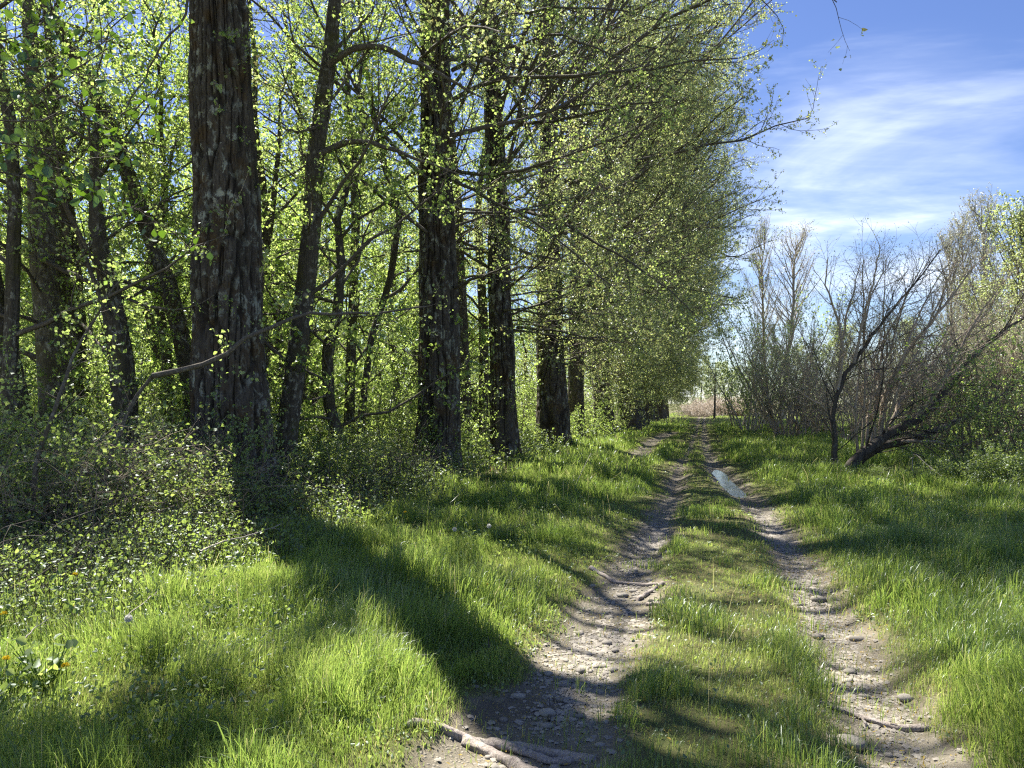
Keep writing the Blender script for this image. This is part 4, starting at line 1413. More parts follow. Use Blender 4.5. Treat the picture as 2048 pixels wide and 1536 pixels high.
# tall narrow poplars standing far off
def lombardy(seed, H, w, nl=5, ls=0.16, tip=0.014, nlimb=60):
    r = np.random.default_rng(seed)
    bt, bb, bf = Bag(), Bag(), Bag()
    zs = np.linspace(-0.3, H, 12)
    cl = np.stack([np.cumsum(r.normal(size=12)) * 0.12, np.cumsum(r.normal(size=12)) * 0.12, zs], 1)
    cl[:, :2] -= cl[0, :2]
    rad = 0.22 * np.linspace(1.1, 0.1, 12)
    trunk(bt, cl, rad, 12, seed, 0.01, 0.1, 0.3, 0.3, 4)
    f = (np.arange(nlimb) + r.random(nlimb)) / nlimb
    z = 0.12 * H + 0.83 * H * f
    st = np.stack([np.interp(z, zs, cl[:, i]) for i in range(3)], 1)
    az = r.uniform(0, 2 * np.pi, nlimb)
    el = np.radians(r.uniform(50, 70, nlimb))
    d = np.stack([np.cos(az) * np.cos(el), np.sin(az) * np.cos(el), np.sin(el)], 1)
    L = w * 2.3 * np.interp(f, [0, 0.3, 0.7, 1], [0.9, 1.15, 0.9, 0.45]) * r.uniform(0.7, 1.15, nlimb)
    lp = grow(st, d, L, 7, 0.07, 0.10, r)
    LR = taper(np.full(nlimb, 0.045), 7, 0.3)
    tubes(bb, lp, LR, 4)
    twiggy(bb, bf, lp, LR, 7, 1.4, 4, 0.8, nl, ls, r, 0.12, (15, 35), 0.1, 0.1, 0.08, 3, tip)
    return bt, bb, bf


LP = 'tall slender poplars standing far off against the sky'
la = add_tree('slender_poplar', lombardy(750, 19, 2.0, 1, 0.13), 'bare pale poplar standing tall past the end of the row', 'tree', gl(1528, 838), LP, ('pale_twig', 'pale_twig', 'leaf_silver'))
lb = add_tree('slender_poplar', lombardy(751, 17, 1.7, 4, 0.12), 'tallest pale leafed poplar above the bare willows', 'tree', (0, 0, 0), LP, ('pale_twig', 'pale_twig', 'leaf_silver'))
yy = 62.0
lb.location = ((1972 - 1024) / F_PX * yy, yy, 0)
lb.scale = (1, 1, 1.03)
dup(la, 'bare pale poplar behind the first one, spreading wider', gl(1566, 839), 1.3, (1.3, 1.3, 0.95), LP)
for u, y, s, zz, lab in [(1937, 64, 0.9, 0.98, 'pale poplar beside the tallest one, slightly shorter'), (1908, 66, 0.8, 0.92, 'shortest of the three pale poplars above the willows')]:
    dup(lb, lab, ((u - 1024) / F_PX * y, y, 0), rng.uniform(0, 6.28), (s, s, zz), LP)
lg = add_tree('green_poplar', lombardy(752, 13, 2.6, 8, 0.14, 0.012), 'yellow green leafy poplar at the frame edge beyond the willows', 'tree', ((2030 - 1024) / F_PX * 52, 52, 0), 'green trees beyond the willows', ('pale_twig', 'twig', 'leaf_poplar'))
for u, y, s, lab in [(2090, 48, 0.95, 'yellow green poplar partly cut by the frame edge'), (1995, 56, 0.72, 'lower yellow green tree in front of the tallest pale poplar'), (1800, 95, 0.8, 'distant green tree showing through the willow twigs'),
                     (1690, 100, 0.8, 'distant green tree low behind the slim crooked willow')]:
    dup(lg, lab, ((u - 1024) / F_PX * y, y, 0), rng.uniform(0, 6.28), (s, s, s), 'green trees beyond the willows')

# scrub and trees closing the far end of the track
FE = 'trees closing the far end of the track'
fe = add_tree('far_tree', wood_tree(770, 11, 0.14, 22, 4.0, 10, 0.17), 'light yellow green tree closing the end of the track above the dry brush', 'tree', (0, 0, 0), FE, ('alder_bark', 'pale_twig', 'leaf_pale'))
fl = [(1418, 118, 0.75, 'hazy light green tree above the dry brush at the far end'), (1400, 112, 0.8, 'yellowish tree tucked against the last poplars of the row'),
      (1455, 122, 0.7, 'hazy green tree behind the lone sapling'), (1480, 116, 0.62, 'pale tree behind the slimmer birch'), (1510, 125, 0.75, 'pale tree between birch clump and bare poplars'),
      (1560, 122, 0.9, 'grey green tree below the bare pale poplars'), (1610, 118, 0.9, 'hazy tree low behind the black stemmed willow'), (1665, 125, 1.0, 'hazy tree far behind the slim crooked willow'),
      (1440, 135, 0.75, 'faint tree in the centre of the far end'), (1740, 115, 0.8, 'far tree glimpsed between the willow stems'), (1830, 110, 0.8, 'far tree glimpsed beneath the sky gap of the willows'),
      (1920, 105, 0.85, 'far tree under the three pale poplars')]
for i, (u, y, s, lab) in enumerate(fl):
    loc = ((u - 1024) / F_PX * y, y, 0)
    if i == 0:
        fe.location = loc
        fe.scale = (s, s, s)
        fe['label'] = lab
    else:
        dup(fe, lab, loc, rng.uniform(0, 6.28), (s * 1.1, s * 1.1, s), FE)
DB = 'dry pale brush at the far end of the track'
db = shrub(780, 60, 1.7, 1.6, 8, 5, 3, 0.09, 0.012, 0.2, 0.010, 0.8, 0.4, 0.14, 1.4, 0.1)
dbo = None
for u, y, s, lab in [(1412, 92, 1.0, 'pale pinkish dry brush at the very end of the ruts'), (1392, 90, 0.8, 'dry brush touching the last poplar'), (1445, 94, 1.1, 'dry brush behind the lone sapling'),
                     (1470, 92, 1.2, 'dry brush beside the slimmer birch'), (1428, 98, 1.3, 'taller dry brush in the middle of the far end'), (1500, 90, 1.2, 'dry brush behind the birch clump')]:
    loc = ((u - 1024) / F_PX * y, y, hz((u - 1024) / F_PX * y, y))
    if dbo is None:
        dbo = add_shrub('dry_brush', db, lab, 'brush', loc, DB, ('pale_twig', 'leaf_straw'), 0, s)
    else:
        dup(dbo, lab, loc, rng.uniform(0, 6.28), (s * 1.3, s * 1.3, s), DB)


# ------------------------------------------------------------------ grass, undergrowth, litter (uncountable)
TR = np.array([[o.location[0], o.location[1]] for o in COL.objects if o.name.startswith('poplar_tree')])
TRr = np.full(len(TR), 0.62)
TRr[:4] = [0.78, 0.62, 0.6, 0.75]


def scatter(n, y0, y1, xl, xr, r):
    """points spread evenly over the strip |between xl(y) and xr(y)"""
    y = np.sqrt(r.uniform(y0 ** 2, y1 ** 2, n))
    x = xl(y) + (xr(y) - xl(y)) * r.random(n)
    return x, y


def blades(bag, x, y, h, w, tint, r, lean=0.45):
    N = len(x)
    z = height(x, y) - 0.012
    a = r.uniform(0, 2 * np.pi, N)
    b = np.stack([np.cos(a), np.sin(a), np.zeros(N)], 1)
    la = r.uniform(0, 2 * np.pi, N) * 0.6 + 2.2 * np.pi * fbm(x * 0.8, y * 0.8, 19, 2)
    ld = np.stack([np.cos(la), np.sin(la), np.zeros(N)], 1)
    ln = (lean * r.random(N) ** 1.4 * 1.6)[:, None] * h[:, None]
    p = np.stack([x, y, z], 1)
    zz = np.array([0, 0, 1.0])
    hh = h[:, None]
    hw = (0.5 * w)[:, None]
    m1 = p + ld * ln * 0.22 + zz * hh * 0.5
    m2 = p + ld * ln * 0.62 + zz * hh * 0.85
    tp_ = p + ld * ln * 1.15 + zz * hh * (1.0 - 0.22 * (ln / np.maximum(hh, 1e-4)))
    v = np.stack([p - b * hw, p + b * hw, m1 - b * hw * 0.85, m1 + b * hw * 0.85, m2 - b * hw * 0.55, m2 + b * hw * 0.55, tp_], 1)
    i = np.arange(N)[:, None] * 7
    q = np.concatenate([i + np.array([0, 1, 3, 2]), i + np.array([2, 3, 5, 4])], 1).reshape(-1, 4)
    t = (i + np.array([4, 5, 6])).reshape(-1, 3)
    bag.add(v, quads=q, tris=t, attr=np.repeat(tint, 7))


def grass():
    r = np.random.default_rng(77)
    bag = Bag()
    zones = [(2.3, 5.2, 125000, 0.0042, 1.0), (5.2, 9.0, 130000, 0.006, 1.0), (9.0, 16, 120000, 0.0095, 1.0), (16, 30, 90000, 0.017, 1.05), (30, 58, 70000, 0.03, 0.85), (58, 130, 34000, 0.06, 0.7)]
    for y0, y1, n, w, hs in zones:
        far_l = np.interp(y0, [0, 16, 30, 60], [1.0, 1.0, 0.35, 0.1])
        x, y = scatter(n, y0, y1, lambda t: np.maximum(-0.71 * t * far_l - 0.6, np.interp(t, BY, BX) - 2.0), lambda t: 0.71 * t + 0.6, r)
        d = ruts(x, y)
        c = x - pathc(y)
        we = wood_edge(x, y)
        keep = np.ones(len(x), bool)
        sparse = 0.07 * (d > 0.0) + 0.25 * (d > 0.0) * sstep(0.16, 0.0, d) * sstep(0.4, 0.6, fbm(x * 3, y * 3, 44, 2)) + (d <= 0.0) * sstep(0.06, -0.13, d)
        patch = fbm(x * 1.1, y * 1.1, 41, 3)
        mid = sstep(1.05, 0.75, np.abs(c))
        sparse = sparse * (1 - 0.55 * mid * sstep(0.5, 0.62, patch))
        keep &= r.random(len(x)) < np.maximum(sparse, 0.0) * np.where(we > 0, np.exp(-we * 5.0), 1.0)
        for (tx, ty), tr in zip(TR, TRr):
            keep &= (x - tx) ** 2 + (y - ty) ** 2 > tr ** 2
        x, y, d, c, we, patch, mid = (k[keep] for k in (x, y, d, c, we, patch, mid))
        tuft = fbm(x * 2.3, y * 2.3, 43, 3)
        big = fbm(x * 0.5, y * 0.5, 47, 3)
        hv = 0.075 + 0.13 * sstep(0.35, 0.7, big) + 0.15 * sstep(0.45, 0.72, tuft)
        hm = 0.035 + 0.09 * sstep(0.5, 0.75, tuft) + 0.03 * sstep(0.5, 0.7, big)
        edge = sstep(0.0, -0.75, d)
        h = hv * (1 - mid) * (0.25 + 0.75 * edge) + hm * mid
        h = h * r.uniform(0.55, 1.3, len(x)) * hs
        h = h * (1 - 0.4 * sstep(12.5, 13.5, y) * sstep(23, 21, y) * sstep(1.4, 0.9, np.abs(c)))
        tn = 0.30 + 0.20 * r.normal(size=len(x)) * 0.8 + 0.30 * (fbm(x * 0.7, y * 0.7, 49, 3) - 0.5)
        short = sstep(0.14, 0.05, h)
        tn = tn + 0.16 * short
        dry = r.random(len(x)) < 0.03 + 0.10 * short * sstep(-0.4, 0.0, d)
        tn = np.where(dry, r.uniform(0.8, 1.0, len(x)), np.clip(tn, 0, 0.72))
        blades(bag, x, y, h, w * r.uniform(0.5, 1.2, len(x)) * np.where(r.random(len(x)) < 0.12, 1.7, 1.0) * np.where(h < 0.08, 0.75, 1.0), tn, r)
    # dry straw and bent stalks standing in the verge
    x, y = scatter(4200, 3.2, 22, lambda t: -0.7 * t - 0.3, lambda t: 0.7 * t + 0.3, r)
    k = (ruts(x, y) < -0.5) & (wood_edge(x, y) < 0.4) & (r.random(len(x)) < 0.2 + 0.8 * sstep(0.5, 0.65, fbm(x * 0.9, y * 0.9, 83, 3)))
    x, y = x[k], y[k]
    blades(bag, x, y, r.uniform(0.15, 0.42, len(x)), 0.0026 + 0.0004 * y, r.uniform(0.85, 1.0, len(x)), r, 0.9)
    # woodland floor: sparse grass
    x, y = scatter(26000, 7, 40, lambda t: -0.7 * t - 1, lambda t: np.interp(t, BY, BX), r)
    k = r.random(len(x)) < 0.25 + 0.6 * sstep(0.45, 0.6, fbm(x * 0.6, y * 0.6, 59, 3))
    x, y = x[k], y[k]
    blades(bag, x, y, r.uniform(0.08, 0.3, len(x)), 0.010 + 0.0006 * y, np.clip(0.3 + 0.2 * r.normal(size=len(x)), 0, 0.8), r)
    o = bag.build('grass', M['grass'])
    tag(o, 'green spring grass on verges and the strip between the ruts', 'grass', None, 'stuff')


grass()


def herbs():
    """clover, plantain and dandelion leaves low in the turf"""
    r = np.random.default_rng(79)
    b = Bag()
    for y0, y1, n, ls in ((2.6, 6, 15000, 0.026), (6, 12, 15000, 0.034), (12, 22, 9000, 0.055)):
        x, y = scatter(n, y0, y1, lambda t: -0.7 * t - 0.3, lambda t: 0.7 * t + 0.3, r)
        d = ruts(x, y)
        k = (d < 0.02) & (wood_edge(x, y) < 0.5) & (r.random(n) < 0.1 + 0.9 * sstep(0.47, 0.6, fbm(x * 1.0, y * 1.0, 85, 3)))
        x, y, d = x[k], y[k], d[k]
        hh = r.uniform(0.01, 0.05, len(x)) + 0.14 * sstep(-0.3, -1.0, d) * r.random(len(x))
        leaves(b, np.stack([x, y, height(x, y) + hh], 1), ls * r.uniform(0.5, 1.3, len(x)), tints(len(x), r), r, 1.8, 0.0, y0 < 5, 0.7)
    o = b.build('herbs', M['leaf_bush'])
    tag(o, 'small clover and herb leaves growing low in the turf', 'herbs', None, 'stuff')


herbs()


def undergrowth():
    r = np.random.default_rng(88)
    bs, bf = Bag(), Bag()
    for y0, y1, n, hs, ls in ((4.6, 9, 12500, 0.46, 0.035), (9, 15, 13000, 0.62, 0.046), (15, 28, 8000, 0.7, 0.075), (28, 60, 6000, 0.9, 0.13)):
        x, y = scatter(n, y0, y1, lambda t: -0.71 * t - 0.5, lambda t: np.interp(t, BY, BX) + 1.0, r)
        we = wood_edge(x, y)
        p = sstep(-0.6, 0.3, we) * (0.3 + 0.7 * sstep(0.36, 0.58, fbm(x * 0.8, y * 0.8, 97, 3)))
        k = r.random(n) < p
        for (tx, ty), tr in zip(TR, TRr):
            k &= (x - tx) ** 2 + (y - ty) ** 2 > tr ** 2
        x, y, we = x[k], y[k], we[k]
        m = len(x)
        st = np.stack([x, y, height(x, y) - 0.02], 1)
        H = hs * r.uniform(0.35, 1.3, m) * (0.65 + 0.35 * sstep(-0.3, 0.8, we))
        d = r.normal(size=(m, 3)) * 0.35
        d[:, 2] = 1
        pl = grow(st, d, H, 4, 0.15, 0.03, r)
        tubes(bs, pl, taper(np.full(m, 0.003 + 0.00012 * y0), 4, 0.5), 3)
        nl = 9
        q, _ = at_t(pl, r.uniform(0.15, 1.0, (m, nl)))
        q = q.reshape(-1, 3) + r.normal(size=(m * nl, 3)) * np.array([0.7, 0.7, 0.15]) * ls
        leaves(bf, q, ls * r.uniform(0.5, 1.35, m * nl), tints(m * nl, r, 0.0, 0.8), r, 1.0, 0.0, y0 < 9, 0.75)
    # dead bramble canes arching through it
    x, y = scatter(3600, 5, 16, lambda t: -0.71 * t - 0.5, lambda t: np.interp(t, BY, BX) - 0.3, r)
    k = (wood_edge(x, y) > 0.25) & (r.random(len(x)) < 0.2 + 0.8 * sstep(0.42, 0.58, fbm(x * 0.7, y * 0.7, 33, 3)))
    for (tx, ty), tr in zip(TR, TRr):
        k &= (x - tx) ** 2 + (y - ty) ** 2 > tr ** 2
    x, y = x[k], y[k]
    m = len(x)
    d = r.normal(size=(m, 3)) * 0.8
    d[:, 2] = r.uniform(0.5, 1.4, m)
    pl = grow(np.stack([x, y, height(x, y) - 0.02], 1), d, r.uniform(0.5, 1.7, m), 8, 0.16, np.linspace(0.0, -0.28, 8), r)
    tubes(bs, pl, taper(r.uniform(0.003, 0.008, m), 8, 0.4), 4)
    o = bf.build('undergrowth', M['leaf_bush'])
    tag(o, 'knee-high leafy ground cover along the edge of the wood', 'undergrowth', None, 'stuff')
    o2 = bs.build('undergrowth_stems', M['twig'])
    tag(o2, 'fine stems of the ground cover at the wood edge', 'undergrowth', None, 'stuff')
    # dead leaves and sticks on the woodland floor
    b = Bag()
    x, y = scatter(16000, 5, 40, lambda t: -0.7 * t - 1, lambda t: np.interp(t, BY, BX) + 0.6, r)
    leaves(b, np.stack([x, y, height(x, y) + 0.012], 1), 0.05 + 0.0015 * y, tints(len(x), r), r, 5.0, 0.0)
    o3 = b.build('leaf_litter', M['leaf_dry'])
    tag(o3, 'brown dead leaves covering the floor of the wood', 'leaf litter', None, 'stuff')


undergrowth()


# ------------------------------------------------------------------ stones and grit
def stone_mesh(seed, flat=0.55, n=2):
    import bmesh
    r = np.random.default_rng(seed)
    bm = bmesh.new()
    bmesh.ops.create_icosphere(bm, subdivisions=n, radius=0.5)
    ax = np.array([1.0, r.uniform(0.62, 0.9), flat * r.uniform(0.8, 1.2)])
    v = np.array([list(p.co) for p in bm.verts])
    off = r.uniform(0, 50, 3)
    nz = fbm(v[:, 0] * 2.2 + off[0] + v[:, 2], v[:, 1] * 2.2 + off[1] - v[:, 2], seed, 3) - 0.5
    for _ in range(5):                 # knock off a few corners
        dn = norm(r.normal(size=3))
        c = r.uniform(0.33, 0.44)
        dd = v @ dn
        v = v - np.maximum(dd - c, 0)[:, None] * dn * 0.85
    v = v * (1 + 0.35 * nz[:, None]) * ax
    f = np.array([[x.index for x in p.verts] for p in bm.faces])
    bm.free()
    return v, f


STV = [stone_mesh(i, 0.42) for i in range(7)]
ST = []
for v, f in STV:
    b = Bag()
    b.add(v, tris=f, attr=0.0)
    me_o = b.build('stone', M['stone'], smooth=True)
    ST.append(me_o)


def stone(i, u, v, wpx, label, group=None, rz=None, sink=0.12, tilt=0.0):
    if v is None:
        x, y = u
    else:
        g = G(u, v, -0.08)
        x, y = g[0], g[1]
    s = wpx * y / F_PX if v is not None else wpx
    o = bpy.data.objects.new('stone', ST[i % 7].data)
    COL.objects.link(o)
    o.scale = (s, s, s)
    o.rotation_euler = (tilt, 0.0, rng.uniform(0, 6.28) if rz is None else rz)
    o.location = (x, y, hz(x, y) + s * (0.22 - sink))
    return tag(o, label, 'stone', group)


BIGST = 'larger cobbles lying in the ruts'
stone(0, 1094, 1455, 32, 'rounded grey cobble alone just above the thick root', BIGST, 0.2)
stone(1, 1703, 1502, 62, 'large pale oval stone half sunk in the bare rut, biggest of all', BIGST, -0.3, 0.1)
stone(2, 1636, 1277, 34, 'light grey slanting stone on the edge of the stony rut side', BIGST, 0.8)
stone(3, 1036, 1396, 34, 'flat pale stone slab in the wide stony rut', BIGST, 0.05, 0.18)
stone(4, 1036, 1312, 20, 'rounded grey stone where grass meets the wide rut', BIGST)
stone(5, 1214, 1288, 24, 'smooth grey stone by the grass strip, upper of a pair', BIGST)
stone(6, 1160, 1268, 22, 'brownish stone in the shaded stretch of the wide rut', BIGST)
stone(0, 1096, 1350, 24, 'angular flat stone above the slab in the wide rut', BIGST)
stone(1, 1226, 1345, 26, 'broad grey stone on the sunny side of the wide rut', BIGST)
stone(2, 1230, 1303, 22, 'dark grey stone bordering the grass strip', BIGST)
stone(3, 950, 1400, 20, 'small pale stone at the grassy lip of the wide rut', BIGST)
stone(4, 1628, 1170, 22, 'pale stone beside a darker one in the narrow rut', BIGST)
stone(5, 1637, 1205, 36, 'big dark flat stone sunk in the narrow rut', BIGST, 0.4)
stone(6, 1590, 1180, 30, 'grey stone wedged in the bank of the narrow rut', BIGST)
stone(0, 1716, 1284, 36, 'dull flat stone in the middle of the narrow rut', BIGST, 0.1, 0.2)
stone(1, 1700, 1348, 30, 'long pale stone low in the narrow rut near its fan of cobbles', BIGST, 0.5)
stone(2, 1245, 1195, 28, 'pale broken stone near the crossing root', BIGST)
stone(3, 1185, 1185, 18, 'small white stone below the crossing root', BIGST)
stone(4, 1338, 1120, 22, 'low stone at the grass edge above the crossing root', BIGST)
stone(5, 1812, 1415, 34, 'small shaded stone beyond the root of the narrow rut', BIGST)
stone(6, 1095, 1430, 42, 'long grey stone behind the lone rounded cobble', BIGST, 0.1)
stone(0, 1160, 1345, 26, 'middle sized grey stone left between two pale cobbles'.replace(' left', ''), BIGST)

SML = 'small cobbles scattered through the stony ruts'
rs = np.random.default_rng(123)
cnt = 0
while cnt < 125:
    k = rs.random()
    if k < 0.62:
        y = rs.uniform(3.6, 8.0)
        w = np.interp(y, LY, LW)
        x = np.interp(y, LY, LX) + rs.normal() * w * 0.42 + 0.18 * w
    else:
        y = rs.uniform(3.7, 8.5)
        w = np.interp(y, RY, RW)
        x = np.interp(y, RY, RX) - 0.45 * w + rs.normal() * w * 0.3
    if ruts(np.array([x]), np.array([y]))[0] < -0.05:
        continue
    side = 'wide' if k < 0.62 else 'narrow'
    stone(int(rs.integers(7)), (x, y), None, 0.028 + 0.055 * rs.random() ** 1.8, 'small rounded cobble among many in the %s stony rut' % side, 'small cobbles in the %s stony rut' % side, None, 0.17)
    cnt += 1
for o in ST:
    me = o.data
    bpy.data.objects.remove(o)


def gravel():
    r = np.random.default_rng(321)
    b = Bag()
    pts = []
    for tabY, tabX, tabW, n in ((LY, LX, LW, 15000), (RY, RX, RW, 9000)):
        y = r.uniform(2.6, 13, n) * r.uniform(0.8, 1.0, n)
        w = np.interp(y, tabY, tabW)
        x = np.interp(y, tabY, tabX) + r.normal(size=n) * w * 0.55
        pts.append(np.stack([x, y], 1))
    p = np.concatenate(pts)
    k = (ruts(p[:, 0], p[:, 1]) > -0.06) & (r.random(len(p)) < 0.25 + 0.75 * sstep(0.42, 0.6, fbm(p[:, 0] * 1.4, p[:, 1] * 1.1, 71, 3)))
    p = p[k]
    z = height(p[:, 0], p[:, 1])
    sz = 0.006 + 0.022 * r.random(len(p)) ** 3
    # octahedral chips, squashed and turned
    o = np.array([[1, 0, 0], [0, 1, 0], [-1, 0, 0], [0, -1, 0], [0.2, 0.1, 0.55], [0.7, 0.7, 0.28], [-0.7, 0.65, 0.3], [-0.65, -0.7, 0.25], [0.7, -0.7, 0.3]])
    f = np.array([[4, 0, 5], [4, 5, 1], [4, 1, 6], [4, 6, 2], [4, 2, 7], [4, 7, 3], [4, 3, 8], [4, 8, 0]])
    N = len(p)
    v = o[None] * sz[:, None, None] * np.stack([np.ones(N), r.uniform(0.55, 0.95, N), r.uniform(0.6, 1.1, N)], 1)[:, None, :] * r.uniform(0.8, 1.2, (N, 9, 1))
    a = r.uniform(0, 6.28, N)
    c, s = np.cos(a)[:, None], np.sin(a)[:, None]
    vx = v[..., 0] * c - v[..., 1] * s
    vy = v[..., 0] * s + v[..., 1] * c
    V = np.stack([vx + p[:, 0:1], vy + p[:, 1:2], v[..., 2] + z[:, None]], -1)
    F = (np.arange(N)[:, None, None] * 9 + f[None]).reshape(-1, 3)
    b.add(V, tris=F, attr=np.repeat(r.random(N), 9))
    ob = b.build('gravel', M['stone'])
    tag(ob, 'loose grey gravel strewn along the wheel ruts', 'gravel', None, 'stuff')
    # bud scales and catkin bits
    b = Bag()
    y = r.uniform(2.6, 9, 2600)
    x = np.interp(y, RY, RX) + r.normal(size=2600) * 0.35
    sel = r.random(2600) < 0.35
    x = np.where(sel, np.interp(y, LY, LX) + r.normal(size=2600) * 0.5, x)
    leaves(b, np.stack([x, y, height(x, y) + 0.012], 1), r.uniform(0.012, 0.03, 2600), tints(2600, r), r, 5, 0, False, 0.35)
    ob = b.build('fallen_catkins', M['catkin'])
    tag(ob, 'yellow bud scales and catkin bits fallen on the ruts', 'litter', None, 'stuff')


gravel()


# ------------------------------------------------------------------ roots, sticks, flowers
def ground_line(pts, lift):
    o = []
    for u, v in pts:
        g = G(u, v, -0.03)
        o.append([g[0], g[1], hz(g[0], g[1]) + lift])
    return np.array(o)


def root_obj(label, lines, name='exposed_root', group='weathered roots lying bare across the track', mat='root', jit=0.012):
    loc = ground_line([lines[0][0][0]], 0)[0]
    b = Bag()
    for i, (pts, w0, w1, lift) in enumerate(lines):
        P = 40
        cl = resample(ground_line(pts, lift), P)
        z = height(cl[:, 0], cl[:, 1])
        cl[:, 2] = z + lift - 0.004 + 0.016 * (fbm(np.arange(P) * 0.12, np.arange(P) * 0 + i, 7, 2) - 0.5)
        cl[0, 2] -= w0 * 0.8
        cl[-1, 2] -= w1 + 0.03
        y0 = cl[0, 1]
        R = np.linspace(w0, w1, P) * (0.85 + 0.3 * fbm(np.arange(P) * 0.2, np.arange(P) * 0 + 9 + i, 13, 2))
        k = 14
        t = norm(np.gradient(cl, axis=0))
        s = norm(np.cross(t, np.array([0, 0, 1.0])))
        n = np.cross(s, t)
        a = np.arange(k) * 2 * np.pi / k
        A, I = np.meshgrid(a, np.arange(P))
        rr = R[:, None] * (1 + 0.28 * (vnoise(A * 14 / 6.283, I * 0.18, 3 + i, 14) - 0.5) * 2 + 0.15 * (vnoise(A * 7 / 6.283, I * 0.6, 8 + i, 7) - 0.5))
        V = cl[:, None] + s[:, None] * (rr * np.cos(A))[..., None] + n[:, None] * (rr * 0.8 * np.sin(A))[..., None]
        idx = np.arange(P * k).reshape(P, k)
        nx = np.roll(idx, -1, 1)
        q = np.stack([idx[:-1], nx[:-1], nx[1:], idx[1:]], -1).reshape(-1, 4)
        b.add(V, quads=q)
    o = b.build(name, M[mat], origin=loc, smooth=True)
    o.location = loc
    return tag(o, label, 'root', group)


root_obj('thick forked grey root crossing the grass at the mouth of the wide rut', [
    ([(815, 1470), (880, 1462), (960, 1470), (1060, 1482), (1130, 1500), (1190, 1520)], 0.028, 0.03, 0.012),
    ([(930, 1470), (985, 1490), (1030, 1515), (1075, 1540)], 0.035, 0.03, 0.012),
    ([(980, 1470), (1060, 1492), (1100, 1510), (1150, 1512)], 0.03, 0.02, 0.014)])
root_obj('long slim weathered root crossing the end of the narrow rut', [
    ([(1640, 1405), (1690, 1412), (1740, 1428), (1800, 1445), (1860, 1458)], 0.016, 0.022, 0.015),
    ([(1700, 1412), (1722, 1425), (1732, 1440)], 0.007, 0.006, 0.02)])
root_obj('knotted root crossing the wide rut below the shaded stretch', [
    ([(1180, 1145), (1225, 1158), (1270, 1162), (1325, 1172)], 0.03, 0.02, 0.012),
    ([(1325, 1172), (1300, 1182), (1275, 1192)], 0.022, 0.018, 0.02)])
root_obj('short stub of root just past the knotted crossing root', [([(1295, 1205), (1315, 1210), (1330, 1218)], 0.022, 0.02, 0.015)])


def stick(label, pts, w, lift=0.012, name='fallen_stick', mat='twig', group='dead sticks lying on the ground'):
    loc = ground_line([pts[0][:2]], 0)[0]
    base = np.array([[*ground_line([p[:2]], 0)[0][:2], 0] for p in pts])
    base[:, 2] = height(base[:, 0], base[:, 1]) + lift + np.array([p[2] if len(p) > 2 else 0 for p in pts])
    cl = resample(base, 12, 0.004)
    b = Bag()
    tubes(b, cl[None], taper(np.array([w]), 12, 0.45), 6)
    r = np.random.default_rng(int(pts[0][0]))
    p, d, rr, t = spawn(cl[None], taper(np.array([w]), 12, 0.45), 3, 0.3, 0.9, 30, 60, r)
    tubes(b, grow(p, d, 0.08, 4, 0.1, 0, r), taper(np.full(3, w * 0.4), 4, 0.5), 4)
    o = b.build(name, M[mat], origin=loc, smooth=True)
    o.location = loc
    return tag(o, label, 'stick', group)


stick('curved dead twig lying on the grass strip beside the wide rut', [(1255, 1358), (1290, 1357), (1320, 1352), (1342, 1338, 0.03)], 0.008)
stick('thin dry twig among the pale cobbles of the wide rut', [(1105, 1385), (1135, 1398), (1150, 1406)], 0.006)
stick('short upright looking twig lying in the wide rut near the lone cobble', [(1098, 1428), (1099, 1415), (1100, 1405)], 0.008)
stick('tiny dark stub of wood at the grassy lip of the wide rut', [(975, 1328), (980, 1315, 0.03)], 0.011)
stick('long pale dead branch lying on the low ground cover', [(400, 1172, 0.2), (450, 1150, 0.22), (500, 1146, 0.25), (560, 1130, 0.3)], 0.009, 0.05, mat='pale_twig')
stick('pale straight straw stem lying in the sunny grass', [(255, 1305, 0.12), (300, 1275, 0.16), (330, 1255, 0.2)], 0.005, 0.05, mat='pale_twig')
stick('second pale straw stem lying near the yellow dandelions', [(50, 1345, 0.1), (75, 1330, 0.14), (100, 1318, 0.16)], 0.005, 0.05, mat='pale_twig')
stick('arched bare twig standing before the foot of the biggest poplar', [(478, 1030, 0.15), (500, 1022, 0.35), (530, 1020, 0.5), (575, 1022, 0.42)], 0.008, 0.05, mat='pale_twig')
stick('dry stalk leaning in the verge grass past the third poplar', [(1150, 990, 0.05), (1165, 985, 0.3), (1182, 980, 0.6)], 0.007, 0.02, mat='pale_twig')
stick('bent pale reed broken into an angle below the arching willow', [(1824, 968, 0.0), (1826, 968, 0.55), (1860, 975, 0.3), (1905, 982, 0.02)], 0.012, 0.0, mat='pale_twig')
stick('dark broken twig lying on the bare earth of the narrow rut', [(1690, 1242), (1720, 1244), (1745, 1247)], 0.005)

# pale earth slab beside the third poplar
b = Bag()
vv, ff = stone_mesh(41, 0.16, 3)
b.add(vv * np.array([1.25, 1.1, 1.0]), tris=ff)
o = b.build('flat_rock', M['stone'], smooth=True)
o.location = gl(1078, 925)
o.rotation_euler = (0, 0, 0.3)
tag(o, 'flat pale rock lying in sun beside the third poplar foot', 'rock')


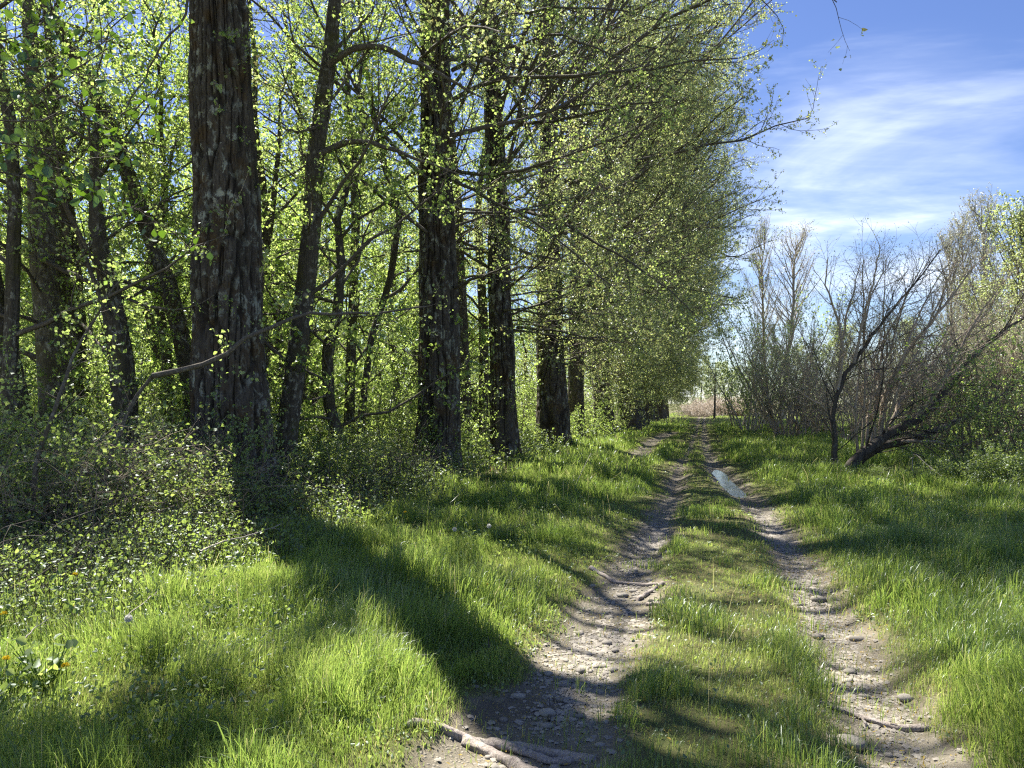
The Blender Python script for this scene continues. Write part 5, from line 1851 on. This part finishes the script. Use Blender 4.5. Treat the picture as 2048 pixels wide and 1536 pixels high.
def flower(kind, u, v, label, h, group):
    g = G(u, v + 0, h)
    x, y = g[0], g[1]
    z0 = hz(x, y)
    o = thing('dandelion', label, 'flower', (x, y, z0), group)
    r = np.random.default_rng(int(u))
    b = Bag()
    pl = resample(np.array([[0.03, 0.0, -0.02], [0.015, 0.0, h * 0.5], [0, 0, h]]), 6)
    tubes(b, pl[None], taper(np.array([0.003]), 6, 0.8), 5)
    b.build('stem', M['green_stem'], o)
    b = Bag()
    n = 70 if kind == 'y' else 160
    if kind == 'y':
        a = r.uniform(0, 6.28, n)
        e = r.uniform(0.1, 1.3, n)
        d = np.stack([np.cos(a) * np.cos(e), np.sin(a) * np.cos(e), np.sin(e)], 1)
        L = 0.021
    else:
        d = norm(r.normal(size=(n, 3)))
        L = 0.022
    base = np.array([0, 0, h]) + d * 0.003
    side = norm(np.cross(d, r.normal(size=(n, 3)))) * (0.0025 if kind == 'y' else 0.0035)
    V = np.stack([base, base + d * L * 0.8 - side, base + d * L, base + d * L * 0.8 + side], 1)
    i = np.arange(n)[:, None] * 4
    b.add(V, quads=(i + np.array([0, 1, 2, 3])).reshape(-1, 4))
    b.build('flower_head' if kind == 'y' else 'seed_head', M['yellow' if kind == 'y' else 'seed'], o)


YD = 'yellow dandelions in the sunny verge'
flower('y', 8, 1237, 'yellow dandelion highest at the frame edge beside the ground cover', 0.25, YD)
flower('y', 12, 1328, 'yellow dandelion at the frame edge in the taller grass', 0.22, YD)
flower('y', 131, 1346, 'yellow dandelion low in the shaded grass near a straw stem', 0.2, YD)
flower('y', 143, 1224, 'tiny yellow dandelion bud in front of the ground cover', 0.22, YD)
flower('y', 150, 1160, 'yellow dandelion amid the ground cover leaves', 0.3, YD)
flower('y', 972, 1178, 'single yellow dandelion on the grassy bank by the wide rut', 0.12, YD)
flower('y', 810, 1034, 'faint yellow dandelion in tall verge grass below the second poplar', 0.2, YD)
WD = 'white dandelion seed heads in the grass'
flower('w', 257, 1251, 'fluffy white seed head standing alone in the sunny grass', 0.27, WD)
flower('w', 909, 1071, 'white seed head, lower of a pair on the grassy bank', 0.25, WD)
flower('w', 978, 1063, 'white seed head, upper of a pair on the grassy bank', 0.3, WD)


# broad-leaved weeds standing in the near grass
def weed(seed, n, h, ls):
    r = np.random.default_rng(seed)
    bs, bf = Bag(), Bag()
    a = r.uniform(0, 6.28, n)
    st = np.zeros((n, 3))
    d = np.stack([np.cos(a) * 0.5, np.sin(a) * 0.5, np.ones(n)], 1)
    pl = grow(st, d, h * r.uniform(0.5, 1.1, n), 4, 0.1, -0.05, r)
    tubes(bs, pl, taper(np.full(n, 0.003), 4, 0.6), 4)
    leaves(bf, pl[:, -1], ls * r.uniform(0.7, 1.2, n), tints(n, r), r, 3.0, 0.0, True, 0.8)
    leaves(bf, pl[:, 2], ls * r.uniform(0.5, 0.9, n), tints(n, r), r, 3.0, 0.0, True, 0.8)
    return bs, bf


wd = weed(5, 22, 0.3, 0.06)
wob = None
WDG = 'broad leaved weeds in the verge'
for u, v, s, lab in [(20, 1450, 0.8, 'shaded nettle clump in the dark corner of the grass'), (255, 1190, 0.9, 'broad pale leaved mallow in the ground cover'),
                     (185, 1215, 0.9, 'broad leaved weed between mallow and yellow dandelions'), (430, 1275, 0.7, 'small leafy weed in the sunny grass'),
                     (90, 1400, 1.1, 'leafy weed at the border of shade and sunny grass'), (760, 1060, 0.9, 'leafy weed in tall grass near the second poplar'),
                     (940, 1110, 0.7, 'bright leaved weed below the pair of seed heads'), (1740, 1000, 1.0, 'pale leafed weed in the grass before the leaning willow'),
                     (520, 1130, 0.9, 'leafy weed at the edge of ground cover and grass')]:
    if wob is None:
        wob = add_shrub('weed', wd, lab, 'weed', gl(u, v), WDG, ('green_stem', 'leaf_bush'), 0, s)
    else:
        dup(wob, lab, gl(u, v), rng.uniform(0, 6.28), (s, s, s), WDG)
